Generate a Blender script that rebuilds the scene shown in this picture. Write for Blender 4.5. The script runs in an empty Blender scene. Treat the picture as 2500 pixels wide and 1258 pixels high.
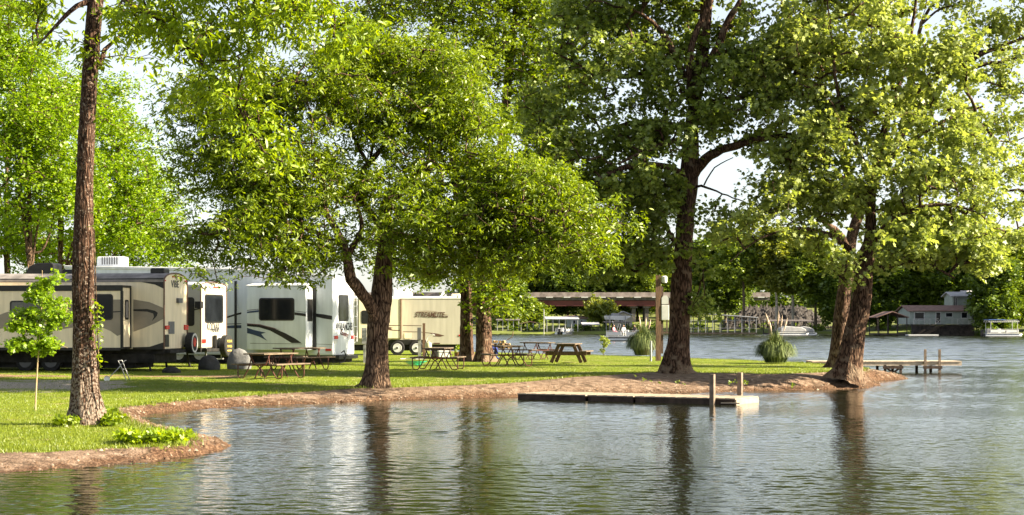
import bpy, math, random
import numpy as np
from mathutils import Vector, Matrix
R = math.radians
S = bpy.context.scene
COL = S.collection
# ------------------------------------------------------------------ camera
CAMZ = 2.0; F = 4000.0; HY = 793.0; W0 = 2500.0; H0 = 1258.0
cd = bpy.data.cameras.new('camera'); cam = bpy.data.objects.new('camera', cd); COL.objects.link(cam)
cam.location = (0, 0, CAMZ); cam.rotation_euler = (R(90), 0, 0)
cd.sensor_width = 36.0; cd.lens = 36.0 * F / W0
cd.shift_y = (HY - H0 / 2) / W0
cd.clip_start = 0.5; cd.clip_end = 3000
S.camera = cam
# ------------------------------------------------------------------ sky and sun
SUN_EL = 29.0; SUN_AZ = -9.0       # azimuth measured from +X towards +Y (away from the camera)
wd = bpy.data.worlds.new("World"); S.world = wd; wd.use_nodes = True
nt = wd.node_tree; bg = nt.nodes['Background']
sk = nt.nodes.new('ShaderNodeTexSky'); sk.sky_type = 'NISHITA'; sk.sun_disc = False
sk.sun_elevation = R(SUN_EL); sk.sun_rotation = R(90 - SUN_AZ)
sk.air_density = 1.0; sk.dust_density = 1.0; sk.ozone_density = 1.5; sk.altitude = 50
hs = nt.nodes.new('ShaderNodeHueSaturation'); hs.inputs['Saturation'].default_value = 0.45
nt.links.new(sk.outputs[0], hs.inputs['Color'])
nt.links.new(hs.outputs[0], bg.inputs[0]); bg.inputs[1].default_value = 0.052
sl = bpy.data.lights.new('sun', 'SUN'); sl.energy = 5.0; sl.angle = R(0.5); sl.color = (1.0, 0.87, 0.64)
so = bpy.data.objects.new('sun', sl); COL.objects.link(so)
sd = Vector((math.cos(R(SUN_EL)) * math.cos(R(SUN_AZ)), math.cos(R(SUN_EL)) * math.sin(R(SUN_AZ)), math.sin(R(SUN_EL))))
so.rotation_euler = sd.to_track_quat('Z', 'Y').to_euler()
so.location = (60, 0, 60)
S.view_settings.view_transform = 'Standard'; S.view_settings.look = 'None'
S.view_settings.exposure = 2.25; S.view_settings.gamma = 1.0
S.render.resolution_x = 1024; S.render.resolution_y = 515
# ------------------------------------------------------------------ helpers
def lawn_z(d):
    return float(np.interp(d, [20, 30, 36, 42, 50, 60, 400], [.15, .16, .17, .22, .36, .45, .45]))
def P(x, y, d):
    return Vector(((x - 1250) / F * d, d, CAMZ - (y - HY) / F * d))
def G(x, y):                                   # point of the lawn seen at that pixel
    d = 50.0
    for _ in range(30):
        d = F * (CAMZ - lawn_z(d)) / (y - HY)
    return Vector(((x - 1250) / F * d, d, lawn_z(d)))
def Wt(x, y):                                  # point of the water surface
    d = F * CAMZ / (y - HY)
    return Vector(((x - 1250) / F * d, d, 0))
def tag(o, label=None, cat=None, group=None, kind=None):
    if label: o['label'] = label
    if cat: o['category'] = cat
    if group: o['group'] = group
    if kind: o['kind'] = kind
    return o
def empty(name, loc=(0, 0, 0), rz=0, label=None, cat=None, group=None):
    o = bpy.data.objects.new(name, None); COL.objects.link(o)
    o.location = loc; o.rotation_euler = (0, 0, rz); o.empty_display_size = 0.2
    return tag(o, label, cat, group)
def kids(o): return [c for c in bpy.data.objects if c.parent == o]
def copy_tree(o, parent=None):
    c = o.copy(); COL.objects.link(c)
    if parent is not None: c.parent = parent
    for ch in kids(o): copy_tree(ch, c)
    return c
# ---- materials
def mat(name, col, rough=.8, var=.15, scale=6, bump=0.0, col2=None, metal=0.0, spec=.4, bscale=None, stretch=(1, 1, 1), detail=6, obj=True):
    m = bpy.data.materials.new(name); m.use_nodes = True
    n = m.node_tree.nodes; l = m.node_tree.links; b = n['Principled BSDF']
    b.inputs['Roughness'].default_value = rough; b.inputs['Metallic'].default_value = metal
    b.inputs['Specular IOR Level'].default_value = spec
    tc = n.new('ShaderNodeTexCoord'); mp = n.new('ShaderNodeMapping'); mp.inputs['Scale'].default_value = stretch
    l.new(tc.outputs['Object'], mp.inputs[0])
    nz = n.new('ShaderNodeTexNoise'); nz.inputs['Scale'].default_value = scale; nz.inputs['Detail'].default_value = detail
    l.new(mp.outputs[0], nz.inputs['Vector'])
    c2 = col2 if col2 else tuple(max(0, c * (1 - 2.2 * var)) for c in col)
    c1 = col if col2 else tuple(min(1, c * (1 + .8 * var)) for c in col)
    rp = n.new('ShaderNodeValToRGB'); rp.color_ramp.elements[0].position = .33; rp.color_ramp.elements[1].position = .67
    rp.color_ramp.elements[0].color = (*c2, 1); rp.color_ramp.elements[1].color = (*c1, 1)
    l.new(nz.outputs[0], rp.inputs[0]); l.new(rp.outputs[0], b.inputs['Base Color'])
    if bump:
        nb = n.new('ShaderNodeTexNoise'); nb.inputs['Scale'].default_value = bscale or scale * 4; nb.inputs['Detail'].default_value = 5
        l.new(mp.outputs[0], nb.inputs['Vector'])
        bp = n.new('ShaderNodeBump'); bp.inputs['Strength'].default_value = bump; bp.inputs['Distance'].default_value = .05
        l.new(nb.outputs[0], bp.inputs['Height']); l.new(bp.outputs[0], b.inputs['Normal'])
    return m
def glassmat(name, col=(.01, .012, .015)):
    m = mat(name, col, rough=.12, var=.2, scale=1.5, spec=.22); return m
def leafmat(name, ca, cb, trans=.42, tcol=None, rough=.55):
    m = bpy.data.materials.new(name); m.use_nodes = True
    n = m.node_tree.nodes; l = m.node_tree.links; n.remove(n['Principled BSDF']); out = n['Material Output']
    g = n.new('ShaderNodeNewGeometry')
    tc = n.new('ShaderNodeTexCoord')
    nz = n.new('ShaderNodeTexNoise'); nz.inputs['Scale'].default_value = .9; nz.inputs['Detail'].default_value = 3
    l.new(tc.outputs['Object'], nz.inputs['Vector'])
    ad = n.new('ShaderNodeMath'); ad.operation = 'MULTIPLY_ADD'; ad.inputs[1].default_value = .6
    l.new(g.outputs['Random Per Island'], ad.inputs[0])
    sb = n.new('ShaderNodeMath'); sb.operation = 'MULTIPLY'; sb.inputs[1].default_value = .42
    l.new(nz.outputs[0], sb.inputs[0]); l.new(sb.outputs[0], ad.inputs[2])
    rp = n.new('ShaderNodeValToRGB'); rp.color_ramp.elements[0].color = (*ca, 1); rp.color_ramp.elements[1].color = (*cb, 1)
    rp.color_ramp.elements[0].position = .15; rp.color_ramp.elements[1].position = .85
    l.new(ad.outputs[0], rp.inputs[0])
    df = n.new('ShaderNodeBsdfDiffuse'); tr = n.new('ShaderNodeBsdfTranslucent'); gl = n.new('ShaderNodeBsdfGlossy')
    gl.inputs['Roughness'].default_value = .45; gl.inputs['Color'].default_value = (.9, .95, .85, 1)
    l.new(rp.outputs[0], df.inputs[0])
    mm = n.new('ShaderNodeMix'); mm.data_type = 'RGBA'; mm.blend_type = 'MULTIPLY'; mm.inputs[0].default_value = 1
    l.new(rp.outputs[0], mm.inputs[6]); mm.inputs[7].default_value = (*(tcol or (1.5, 1.35, .45)), 1)
    l.new(mm.outputs[2], tr.inputs[0])
    mx = n.new('ShaderNodeMixShader'); mx.inputs[0].default_value = trans
    l.new(df.outputs[0], mx.inputs[1]); l.new(tr.outputs[0], mx.inputs[2])
    m2 = n.new('ShaderNodeMixShader'); m2.inputs[0].default_value = .035
    l.new(mx.outputs[0], m2.inputs[1]); l.new(gl.outputs[0], m2.inputs[2]); l.new(m2.outputs[0], out.inputs[0])
    return m
def barkmat(name, ca, cb, patch=None, scale=9, bump=.8):
    m = bpy.data.materials.new(name); m.use_nodes = True
    n = m.node_tree.nodes; l = m.node_tree.links; b = n['Principled BSDF']; b.inputs['Roughness'].default_value = .95
    b.inputs['Specular IOR Level'].default_value = .1
    tc = n.new('ShaderNodeTexCoord'); mp = n.new('ShaderNodeMapping'); mp.inputs['Scale'].default_value = (1, 1, .22)
    l.new(tc.outputs['Object'], mp.inputs[0])
    v = n.new('ShaderNodeTexVoronoi'); v.feature = 'DISTANCE_TO_EDGE'; v.inputs['Scale'].default_value = scale * 1.7
    nz = n.new('ShaderNodeTexNoise'); nz.inputs['Scale'].default_value = scale; nz.inputs['Detail'].default_value = 8; nz.inputs['Distortion'].default_value = .6
    l.new(mp.outputs[0], nz.inputs['Vector'])
    av = n.new('ShaderNodeVectorMath'); av.operation = 'ADD'; sc = n.new('ShaderNodeVectorMath'); sc.operation = 'SCALE'; sc.inputs['Scale'].default_value = .12
    l.new(nz.outputs['Color'], sc.inputs[0]); l.new(mp.outputs[0], av.inputs[0]); l.new(sc.outputs[0], av.inputs[1]); l.new(av.outputs[0], v.inputs['Vector'])
    ml = n.new('ShaderNodeMath'); ml.operation = 'MULTIPLY_ADD'; ml.inputs[1].default_value = 2.2; l.new(v.outputs[0], ml.inputs[0])
    hf = n.new('ShaderNodeMath'); hf.operation = 'MULTIPLY'; hf.inputs[1].default_value = .55; l.new(nz.outputs[0], hf.inputs[0]); l.new(hf.outputs[0], ml.inputs[2])
    rp = n.new('ShaderNodeValToRGB'); rp.color_ramp.elements[0].color = (*ca, 1); rp.color_ramp.elements[1].color = (*cb, 1)
    rp.color_ramp.elements[0].position = .25; rp.color_ramp.elements[1].position = .85
    l.new(ml.outputs[0], rp.inputs[0]); last = rp.outputs[0]
    if patch:
        n3 = n.new('ShaderNodeTexNoise'); n3.inputs['Scale'].default_value = patch[1]; n3.inputs['Detail'].default_value = 7; l.new(tc.outputs['Object'], n3.inputs['Vector'])
        sx = n.new('ShaderNodeSeparateXYZ'); l.new(tc.outputs['Object'], sx.inputs[0])
        mr = n.new('ShaderNodeMapRange'); mr.inputs[1].default_value = patch[2]; mr.inputs[2].default_value = 0.0; mr.inputs[3].default_value = 0; mr.inputs[4].default_value = .16
        l.new(sx.outputs[2], mr.inputs[0])
        aa = n.new('ShaderNodeMath'); aa.operation = 'ADD'; l.new(n3.outputs[0], aa.inputs[0]); l.new(mr.outputs[0], aa.inputs[1])
        r3 = n.new('ShaderNodeValToRGB'); r3.color_ramp.elements[0].position = .56; r3.color_ramp.elements[1].position = .66
        l.new(aa.outputs[0], r3.inputs[0])
        mx = n.new('ShaderNodeMix'); mx.data_type = 'RGBA'; l.new(r3.outputs[0], mx.inputs[0]); l.new(last, mx.inputs[6]); mx.inputs[7].default_value = (*patch[0], 1); last = mx.outputs[2]
    l.new(last, b.inputs['Base Color'])
    bp = n.new('ShaderNodeBump'); bp.inputs['Strength'].default_value = bump; bp.inputs['Distance'].default_value = .04
    l.new(ml.outputs[0], bp.inputs['Height']); l.new(bp.outputs[0], b.inputs['Normal'])
    return m
# ---- mesh building
def np_mesh(name, verts, faces_idx, face_sizes, material, parent=None, smooth=False, mats=None):
    me = bpy.data.meshes.new(name)
    verts = np.ascontiguousarray(verts, dtype=np.float32).reshape(-1, 3)
    faces_idx = np.ascontiguousarray(faces_idx, dtype=np.int32).ravel(); face_sizes = np.asarray(face_sizes, dtype=np.int32)
    me.vertices.add(len(verts)); me.vertices.foreach_set('co', verts.ravel())
    me.loops.add(len(faces_idx)); me.loops.foreach_set('vertex_index', faces_idx)
    me.polygons.add(len(face_sizes))
    st = np.zeros(len(face_sizes), dtype=np.int32); st[1:] = np.cumsum(face_sizes)[:-1]
    me.polygons.foreach_set('loop_start', st)
    me.update(calc_edges=True)
    if smooth: me.polygons.foreach_set('use_smooth', np.ones(len(face_sizes), dtype=bool))
    me.materials.append(material)
    me.validate()
    o = bpy.data.objects.new(name, me); COL.objects.link(o)
    if parent is not None: o.parent = parent
    return o
def noise1(rng, n, k=4):
    x = np.linspace(0, 1, n); y = np.zeros(n)
    for i in range(1, k + 1): y += math.sin(0) + np.sin(x * 6.283 * i * rng.uniform(.6, 1.4) + rng.uniform(0, 6.28)) / i
    return y / k
class MB:
    def __init__(s): s.v = []; s.f = []
    def add(s, vs, fs):
        o = len(s.v); s.v += [tuple(v) for v in vs]; s.f += [tuple(i + o for i in f) for f in fs]; return s
    def box(s, a, b, rot=None, c=None):
        x0, y0, z0 = a; x1, y1, z1 = b
        vs = [Vector(p) for p in ((x0, y0, z0), (x1, y0, z0), (x1, y1, z0), (x0, y1, z0), (x0, y0, z1), (x1, y0, z1), (x1, y1, z1), (x0, y1, z1))]
        if rot is not None:
            c = Vector(c) if c is not None else sum(vs, Vector()) / 8
            vs = [rot @ (v - c) + c for v in vs]
        return s.add(vs, [(0, 3, 2, 1), (4, 5, 6, 7), (0, 1, 5, 4), (1, 2, 6, 5), (2, 3, 7, 6), (3, 0, 4, 7)])
    def bar(s, p, q, w, h=None, up=(0, 0, 1)):
        p = Vector(p); q = Vector(q); h = h or w; d = (q - p).normalized(); up = Vector(up)
        if abs(d.dot(up)) > .98: up = Vector((1, 0, 0))
        a = d.cross(up).normalized() * w / 2; b = a.cross(d).normalized() * h / 2
        vs = [p - a - b, p + a - b, p + a + b, p - a + b, q - a - b, q + a - b, q + a + b, q - a + b]
        return s.add(vs, [(0, 3, 2, 1), (4, 5, 6, 7), (0, 1, 5, 4), (1, 2, 6, 5), (2, 3, 7, 6), (3, 0, 4, 7)])
    def tube(s, pts, r, n=8, cap=True):
        pts = [Vector(p) for p in pts]; k = len(pts); rr = r if hasattr(r, '__len__') else [r] * k
        vs = []; fs = []; prev = None
        for i, p in enumerate(pts):
            t = (pts[min(i + 1, k - 1)] - pts[max(i - 1, 0)]).normalized()
            if prev is None:
                a = t.orthogonal().normalized()
            else:
                a = (prev - t * prev.dot(t)).normalized()
            prev = a; b = t.cross(a)
            for j in range(n):
                th = 6.28318 * j / n; vs.append(p + (a * math.cos(th) + b * math.sin(th)) * rr[i])
        for i in range(k - 1):
            for j in range(n):
                j2 = (j + 1) % n; fs.append((i * n + j, i * n + j2, (i + 1) * n + j2, (i + 1) * n + j))
        if cap: fs.append(tuple(reversed(range(n)))); fs.append(tuple((k - 1) * n + j for j in range(n)))
        return s.add(vs, fs)
    def prism(s, poly, lo, hi, axis='y'):       # poly in the other two axes
        n = len(poly)
        def m(p, t):
            if axis == 'y': return (p[0], t, p[1])
            if axis == 'x': return (t, p[0], p[1])
            return (p[0], p[1], t)
        vs = [m(p, lo) for p in poly] + [m(p, hi) for p in poly]
        fs = [tuple(range(n)), tuple(reversed(range(n, 2 * n)))] + [(i, i + n, (i + 1) % n + n, (i + 1) % n) for i in range(n)]
        return s.add(vs, fs)
    def lathe(s, prof, c=(0, 0, 0), n=20, axis='z'):
        vs = []; fs = []; k = len(prof); c = Vector(c)
        for r, h in prof:
            for j in range(n):
                th = 6.28318 * j / n; a, b = r * math.cos(th), r * math.sin(th)
                v = (a, b, h) if axis == 'z' else ((h, a, b) if axis == 'x' else (a, h, b))
                vs.append(c + Vector(v))
        for i in range(k - 1):
            for j in range(n):
                j2 = (j + 1) % n; fs.append((i * n + j, i * n + j2, (i + 1) * n + j2, (i + 1) * n + j))
        fs.append(tuple(reversed(range(n)))); fs.append(tuple((k - 1) * n + j for j in range(n)))
        return s.add(vs, fs)
    def build(s, name, m, parent=None, smooth=False, bevel=0, loc=None):
        me = bpy.data.meshes.new(name); me.from_pydata([tuple(v) for v in s.v], [], s.f); me.materials.append(m)
        import bmesh
        bm = bmesh.new(); bm.from_mesh(me); bmesh.ops.recalc_face_normals(bm, faces=bm.faces); bm.to_mesh(me); bm.free()
        if smooth:
            for p in me.polygons: p.use_smooth = True
            me.set_sharp_from_angle(angle=R(40))
        o = bpy.data.objects.new(name, me); COL.objects.link(o)
        if parent is not None: o.parent = parent
        if loc is not None: o.location = loc
        if bevel:
            bv = o.modifiers.new('bevel', 'BEVEL'); bv.width = bevel; bv.segments = 2; bv.limit_method = 'ANGLE'
        return o
def rrect(x0, z0, x1, z1, r, n=4):
    out = []
    for cx, cz, a0 in ((x1 - r, z1 - r, 0), (x0 + r, z1 - r, 90), (x0 + r, z0 + r, 180), (x1 - r, z0 + r, 270)):
        for i in range(n + 1):
            a = R(a0 + 90 * i / n); out.append((cx + r * math.cos(a), cz + r * math.sin(a)))
    return out
def text_mesh(name, body, size, m, parent, loc, rot, extrude=.004, sx=1.0, shear=0):
    c = bpy.data.curves.new(name, 'FONT'); c.body = body; c.size = size; c.extrude = extrude; c.align_x = 'CENTER'; c.align_y = 'CENTER'; c.shear = shear; c.offset = size * .014
    o = bpy.data.objects.new('tmp_text', c); COL.objects.link(o)
    bpy.context.view_layer.update()
    me = bpy.data.meshes.new_from_object(o.evaluated_get(bpy.context.evaluated_depsgraph_get()))
    bpy.data.objects.remove(o); bpy.data.curves.remove(c)
    me.materials.clear(); me.materials.append(m)
    o = bpy.data.objects.new(name, me); COL.objects.link(o); o.parent = parent; o.location = loc; o.rotation_euler = rot; o.scale = (sx, 1, 1)
    return o
# ------------------------------------------------------------------ ground, water
def pl(pts, fn): return [tuple(fn(*p))[:2] for p in pts]
water_edge = pl([(0, 1157), (100, 1153), (200, 1144), (300, 1136), (400, 1126), (480, 1113), (530, 1102), (560, 1090), (569, 1082), (555, 1075), (520, 1068)], Wt)
water_edge += pl([(440, 1052), (380, 1040), (352, 1028), (345, 1018), (370, 1010), (430, 1004), (520, 997), (640, 990), (760, 986), (900, 980), (1020, 976), (1130, 973), (1250, 970), (1400, 966), (1550, 962), (1700, 959), (1830, 955), (1950, 953), (2050, 951), (2120, 947), (2152, 942), (2140, 936), (2118, 931), (2150, 929), (2190, 928), (2218, 925), (2205, 918), (2180, 911)], Wt)
back = pl([(2120, 897), (1960, 880), (1800, 873), (1690, 871), (1560, 864), (1440, 861), (1310, 859), (1200, 856)], lambda x, y: (lambda g: Vector((g.x, g.y + 1.2, 0)))(G(x, y)))
water_edge = [(-14, water_edge[0][1] - .8)] + water_edge + back + [(-12, 103), (-30, 112), (-70, 125)]
land_poly = [(-120, water_edge[0][1] - 3)] + water_edge + [(-120, 130)]
grass_edge = pl([(0, 1103), (130, 1100), (250, 1095), (380, 1091), (440, 1087), (470, 1076), (455, 1062)], G)
grass_edge += pl([(400, 1052), (350, 1043), (310, 1030), (290, 1014), (265, 999), (300, 992), (350, 988), (450, 976), (560, 967), (640, 962), (740, 956), (860, 948), (1000, 945), (1120, 942), (1250, 936), (1400, 925), (1500, 919), (1590, 914), (1700, 914), (1800, 917), (1900, 918), (1980, 915), (2040, 909), (2110, 904)], G)
gback = pl([(2110, 897), (1950, 884), (1800, 877), (1690, 875), (1560, 868), (1440, 865), (1310, 863), (1200, 860)], G)
grass_edge = [(-14, grass_edge[0][1] - .8)] + grass_edge + gback + [(-12, 101), (-30, 110), (-70, 123)]
grass_poly = [(-120, grass_edge[0][1] - 3)] + grass_edge + [(-120, 128)]
def inside(px, py, poly):
    c = np.zeros(px.shape, bool); n = len(poly)
    for i in range(n):
        x1, y1 = poly[i]; x2, y2 = poly[(i + 1) % n]
        if y1 == y2: continue
        k = ((y1 > py) != (y2 > py)) & (px < (x2 - x1) * (py - y1) / (y2 - y1) + x1); c ^= k
    return c
def pdist(px, py, line):
    d = np.full(px.shape, 1e9)
    for (x1, y1), (x2, y2) in zip(line[:-1], line[1:]):
        dx, dy = x2 - x1, y2 - y1; L = dx * dx + dy * dy + 1e-12
        t = np.clip(((px - x1) * dx + (py - y1) * dy) / L, 0, 1)
        d = np.minimum(d, np.hypot(px - x1 - t * dx, py - y1 - t * dy))
    return d
_r = np.random.default_rng(5)
_w = [(_r.uniform(-1, 1, 2) * f, _r.uniform(0, 6.28), a) for f, a in [(.15, .05), (.3, .04), (.6, .02), (1.2, .012), (2.5, .008), (4, .006)] for _ in range(3)]
def wob(x, y):
    z = 0
    for (k, p, a) in _w: z = z + a * np.sin(k[0] * x + k[1] * y + p)
    return z
def terrain(px, py):
    gin = inside(px, py, grass_poly); win = inside(px, py, land_poly)
    dg = pdist(px, py, grass_edge); dw = pdist(px, py, water_edge)
    jag = .09 * np.sin(px * 2.1 + 3 * np.sin(py * .7)) + .06 * np.sin(px * 5.3 + py * 3.1) + .04 * np.sin(px * 11 - py * 8) + .04 * np.sin(px * 23 + py * 17)
    dw = np.where(win, np.maximum(dw + jag * np.clip(1.5 - dw, 0, 1), 0), dw)
    lz = np.interp(py, [20, 30, 36, 42, 50, 60, 400], [.15, .16, .17, .22, .36, .45, .45])
    t = np.where(gin, 0, dg / (dg + dw + 1e-6)); t = np.where(win, t, 1)
    zb = lz * (1 - t ** 2.2) - .03 * t
    z = np.where(win, zb, -.03 - .35 * dw)
    z = z + np.where(win, wob(px, py) * (.25 + .15 * (~gin)) * np.clip(dw, 0, 1), 0)
    sd = np.where(gin, dg, -dg)
    return np.maximum(z, -1.2), sd, np.where(win, dw, -dw)
def grid(name, xs, ys, m):
    X, Y = np.meshgrid(xs, ys); z, sdg, sdw = terrain(X, Y)
    nx, ny = len(xs), len(ys)
    v = np.stack([X, Y, z], -1).reshape(-1, 3)
    i = np.arange(nx * ny).reshape(ny, nx)
    f = np.stack([i[:-1, :-1], i[:-1, 1:], i[1:, 1:], i[1:, :-1]], -1).reshape(-1, 4)
    o = np_mesh(name, v, f, np.full(len(f), 4), m, smooth=True)
    a = o.data.attributes.new('sdg', 'FLOAT', 'POINT'); a.data.foreach_set('value', sdg.ravel().astype(np.float32))
    a = o.data.attributes.new('sdw', 'FLOAT', 'POINT'); a.data.foreach_set('value', sdw.ravel().astype(np.float32))
    return o
def ground_material():
    m = bpy.data.materials.new('ground'); m.use_nodes = True; n = m.node_tree.nodes; l = m.node_tree.links; b = n['Principled BSDF']
    b.inputs['Roughness'].default_value = .95; b.inputs['Specular IOR Level'].default_value = .15
    tc = n.new('ShaderNodeTexCoord')
    def noise(s, d=6, dist=0):
        z = n.new('ShaderNodeTexNoise'); z.inputs['Scale'].default_value = s; z.inputs['Detail'].default_value = d; z.inputs['Distortion'].default_value = dist
        l.new(tc.outputs['Object'], z.inputs['Vector']); return z.outputs[0]
    def ramp(inp, stops):
        r = n.new('ShaderNodeValToRGB'); e = r.color_ramp.elements
        while len(e) < len(stops): e.new(.5)
        for k, (p, c) in enumerate(stops): e[k].position = p; e[k].color = (*c, 1) if len(c) == 3 else c
        l.new(inp, r.inputs[0]); return r.outputs[0]
    def mix(f, a, c, bt='MIX'):
        x = n.new('ShaderNodeMix'); x.data_type = 'RGBA'; x.blend_type = bt
        if isinstance(f, float): x.inputs[0].default_value = f
        else: l.new(f, x.inputs[0])
        l.new(a, x.inputs[6]); l.new(c, x.inputs[7]); return x.outputs[2]
    def math_(op, a, c):
        x = n.new('ShaderNodeMath'); x.operation = op
        for k, q in enumerate((a, c)):
            if isinstance(q, (int, float)): x.inputs[k].default_value = q
            else: l.new(q, x.inputs[k])
        return x.outputs[0]
    at = n.new('ShaderNodeAttribute'); at.attribute_name = 'sdg'; aw = n.new('ShaderNodeAttribute'); aw.attribute_name = 'sdw'
    grass = mix(.5, ramp(noise(.35, 7), [(.35, (.07, .11, .005)), (.65, (.16, .19, .008))]), ramp(noise(14, 8), [(.3, (.09, .14, .008)), (.7, (.21, .25, .015))]))
    straw = ramp(noise(30, 6), [(.3, (.20, .16, .07)), (.7, (.34, .28, .14))])
    grass = mix(ramp(noise(1.3, 7, .6), [(.55, (0, 0, 0)), (.68, (.7,) * 3)]), grass, straw)
    dry = ramp(noise(5, 8), [(.3, (.085, .055, .036)), (.5, (.20, .135, .095)), (.72, (.31, .225, .165))])
    fine = ramp(noise(38, 8), [(.35, (.45,) * 3), (.6, (1,) * 3)])
    dry = mix(.75, dry, fine, 'MULTIPLY')
    wet = ramp(noise(22, 8), [(.35, (.035, .018, .010)), (.55, (.095, .052, .030)), (.75, (.20, .125, .08))])
    wf = math_('ADD', aw.outputs['Fac'], math_('MULTIPLY', math_('SUBTRACT', noise(3.5, 8, .4), .5), 1.3))
    bank = mix(ramp(wf, [(.22, (0, 0, 0)), (.50, (1, 1, 1))]), wet, dry)
    # cracks between slabs of the bank
    v = n.new('ShaderNodeTexVoronoi'); v.feature = 'DISTANCE_TO_EDGE'; v.inputs['Scale'].default_value = .42
    nv = n.new('ShaderNodeTexNoise'); nv.inputs['Scale'].default_value = 2; l.new(tc.outputs['Object'], nv.inputs['Vector'])
    va = n.new('ShaderNodeVectorMath'); va.operation = 'MULTIPLY_ADD'; va.inputs[1].default_value = (.35, .35, .35); l.new(nv.outputs['Color'], va.inputs[0]); l.new(tc.outputs['Object'], va.inputs[2]); l.new(va.outputs[0], v.inputs['Vector'])
    bank = mix(ramp(v.outputs[0], [(.004, (.75,) * 3), (.011, (0, 0, 0))]), bank, ramp(noise(9), [(.3, (.04, .025, .015)), (.7, (.07, .05, .03))]))
    gf = math_('ADD', at.outputs['Fac'], math_('MULTIPLY', math_('SUBTRACT', noise(4, 8, .3), .5), .55))
    col = mix(ramp(gf, [(.47, (0, 0, 0)), (.53, (1, 1, 1))]), bank, grass) if False else mix(ramp(math_('ADD', gf, .5), [(.46, (0, 0, 0)), (.54, (1, 1, 1))]), bank, grass)
    # bare sandy drive beside the trailers
    sx = n.new('ShaderNodeSeparateXYZ'); l.new(tc.outputs['Object'], sx.inputs[0])
    dd = math_('ABSOLUTE', math_('SUBTRACT', sx.outputs[1], math_('ADD', math_('MULTIPLY', sx.outputs[0], -.10), 44.6)), 0)
    side = math_('MULTIPLY', math_('LESS_THAN', math_('ADD', sx.outputs[0], math_('MULTIPLY', noise(.7, 6), 3.0)), -9.4), 1.0)
    pf = math_('MULTIPLY', math_('SUBTRACT', 1.0, math_('MULTIPLY', dd, .22)), 1.0)
    pf = math_('ADD', pf, math_('MULTIPLY', math_('SUBTRACT', noise(.8, 8, .5), .5), 1.6))
    pf = math_('MULTIPLY', pf, side)
    sand = ramp(noise(12, 8), [(.3, (.20, .16, .13)), (.7, (.42, .36, .32))])
    col = mix(ramp(pf, [(.45, (0, 0, 0)), (.7, (.85,) * 3)]), col, sand)
    # worn earth pads under the trailers
    d2 = math_('ABSOLUTE', math_('SUBTRACT', sx.outputs[1], 51.2), 0)
    p2 = math_('ADD', math_('SUBTRACT', 1.0, math_('MULTIPLY', d2, .45)), math_('MULTIPLY', math_('SUBTRACT', noise(.6, 8, .5), .5), 2.4))
    p2 = math_('MULTIPLY', p2, math_('LESS_THAN', math_('ADD', sx.outputs[0], math_('MULTIPLY', noise(.7, 6), 3.0)), -7.0))
    earth = ramp(noise(15, 8), [(.3, (.12, .07, .04)), (.7, (.36, .22, .15))])
    col = mix(ramp(p2, [(.6, (0, 0, 0)), (.8, (.9,) * 3)]), col, earth)
    l.new(col, b.inputs['Base Color'])
    bp = n.new('ShaderNodeBump'); bp.inputs['Strength'].default_value = .8; bp.inputs['Distance'].default_value = .05
    l.new(noise(24, 8), bp.inputs['Height']); l.new(bp.outputs[0], b.inputs['Normal'])
    return m
GM = ground_material()
xs = np.concatenate([np.arange(-120, -16, 2.0), np.arange(-16, 18, .11), np.arange(18, 24, 1.0)])
ys = np.concatenate([np.arange(17, 34, .11), np.arange(34, 64, .16), np.arange(64, 131, .6)])
tag(grid('ground', xs, ys, GM), kind='structure')
def water_material():
    m = bpy.data.materials.new('water'); m.use_nodes = True; n = m.node_tree.nodes; l = m.node_tree.links; b = n['Principled BSDF']
    b.inputs['Base Color'].default_value = (.009, .011, .004, 1); b.inputs['Roughness'].default_value = .05; b.inputs['IOR'].default_value = 1.5
    b.inputs['Specular IOR Level'].default_value = .5
    tc = n.new('ShaderNodeTexCoord')
    sx = n.new('ShaderNodeSeparateXYZ'); l.new(tc.outputs['Object'], sx.inputs[0])
    mr = n.new('ShaderNodeMapRange'); mr.inputs[1].default_value = 45; mr.inputs[2].default_value = 140; mr.inputs[3].default_value = .05; mr.inputs[4].default_value = .16
    l.new(sx.outputs[1], mr.inputs[0]); l.new(mr.outputs[0], b.inputs['Roughness'])
    z = n.new('ShaderNodeTexNoise'); z.inputs['Scale'].default_value = 9; z.inputs['Detail'].default_value = 3; l.new(tc.outputs['Object'], z.inputs['Vector'])
    bp = n.new('ShaderNodeBump'); bp.inputs['Distance'].default_value = .012; bp.inputs['Strength'].default_value = .5
    l.new(z.outputs[0], bp.inputs['Height']); l.new(bp.outputs[0], b.inputs['Normal'])
    return m
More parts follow.
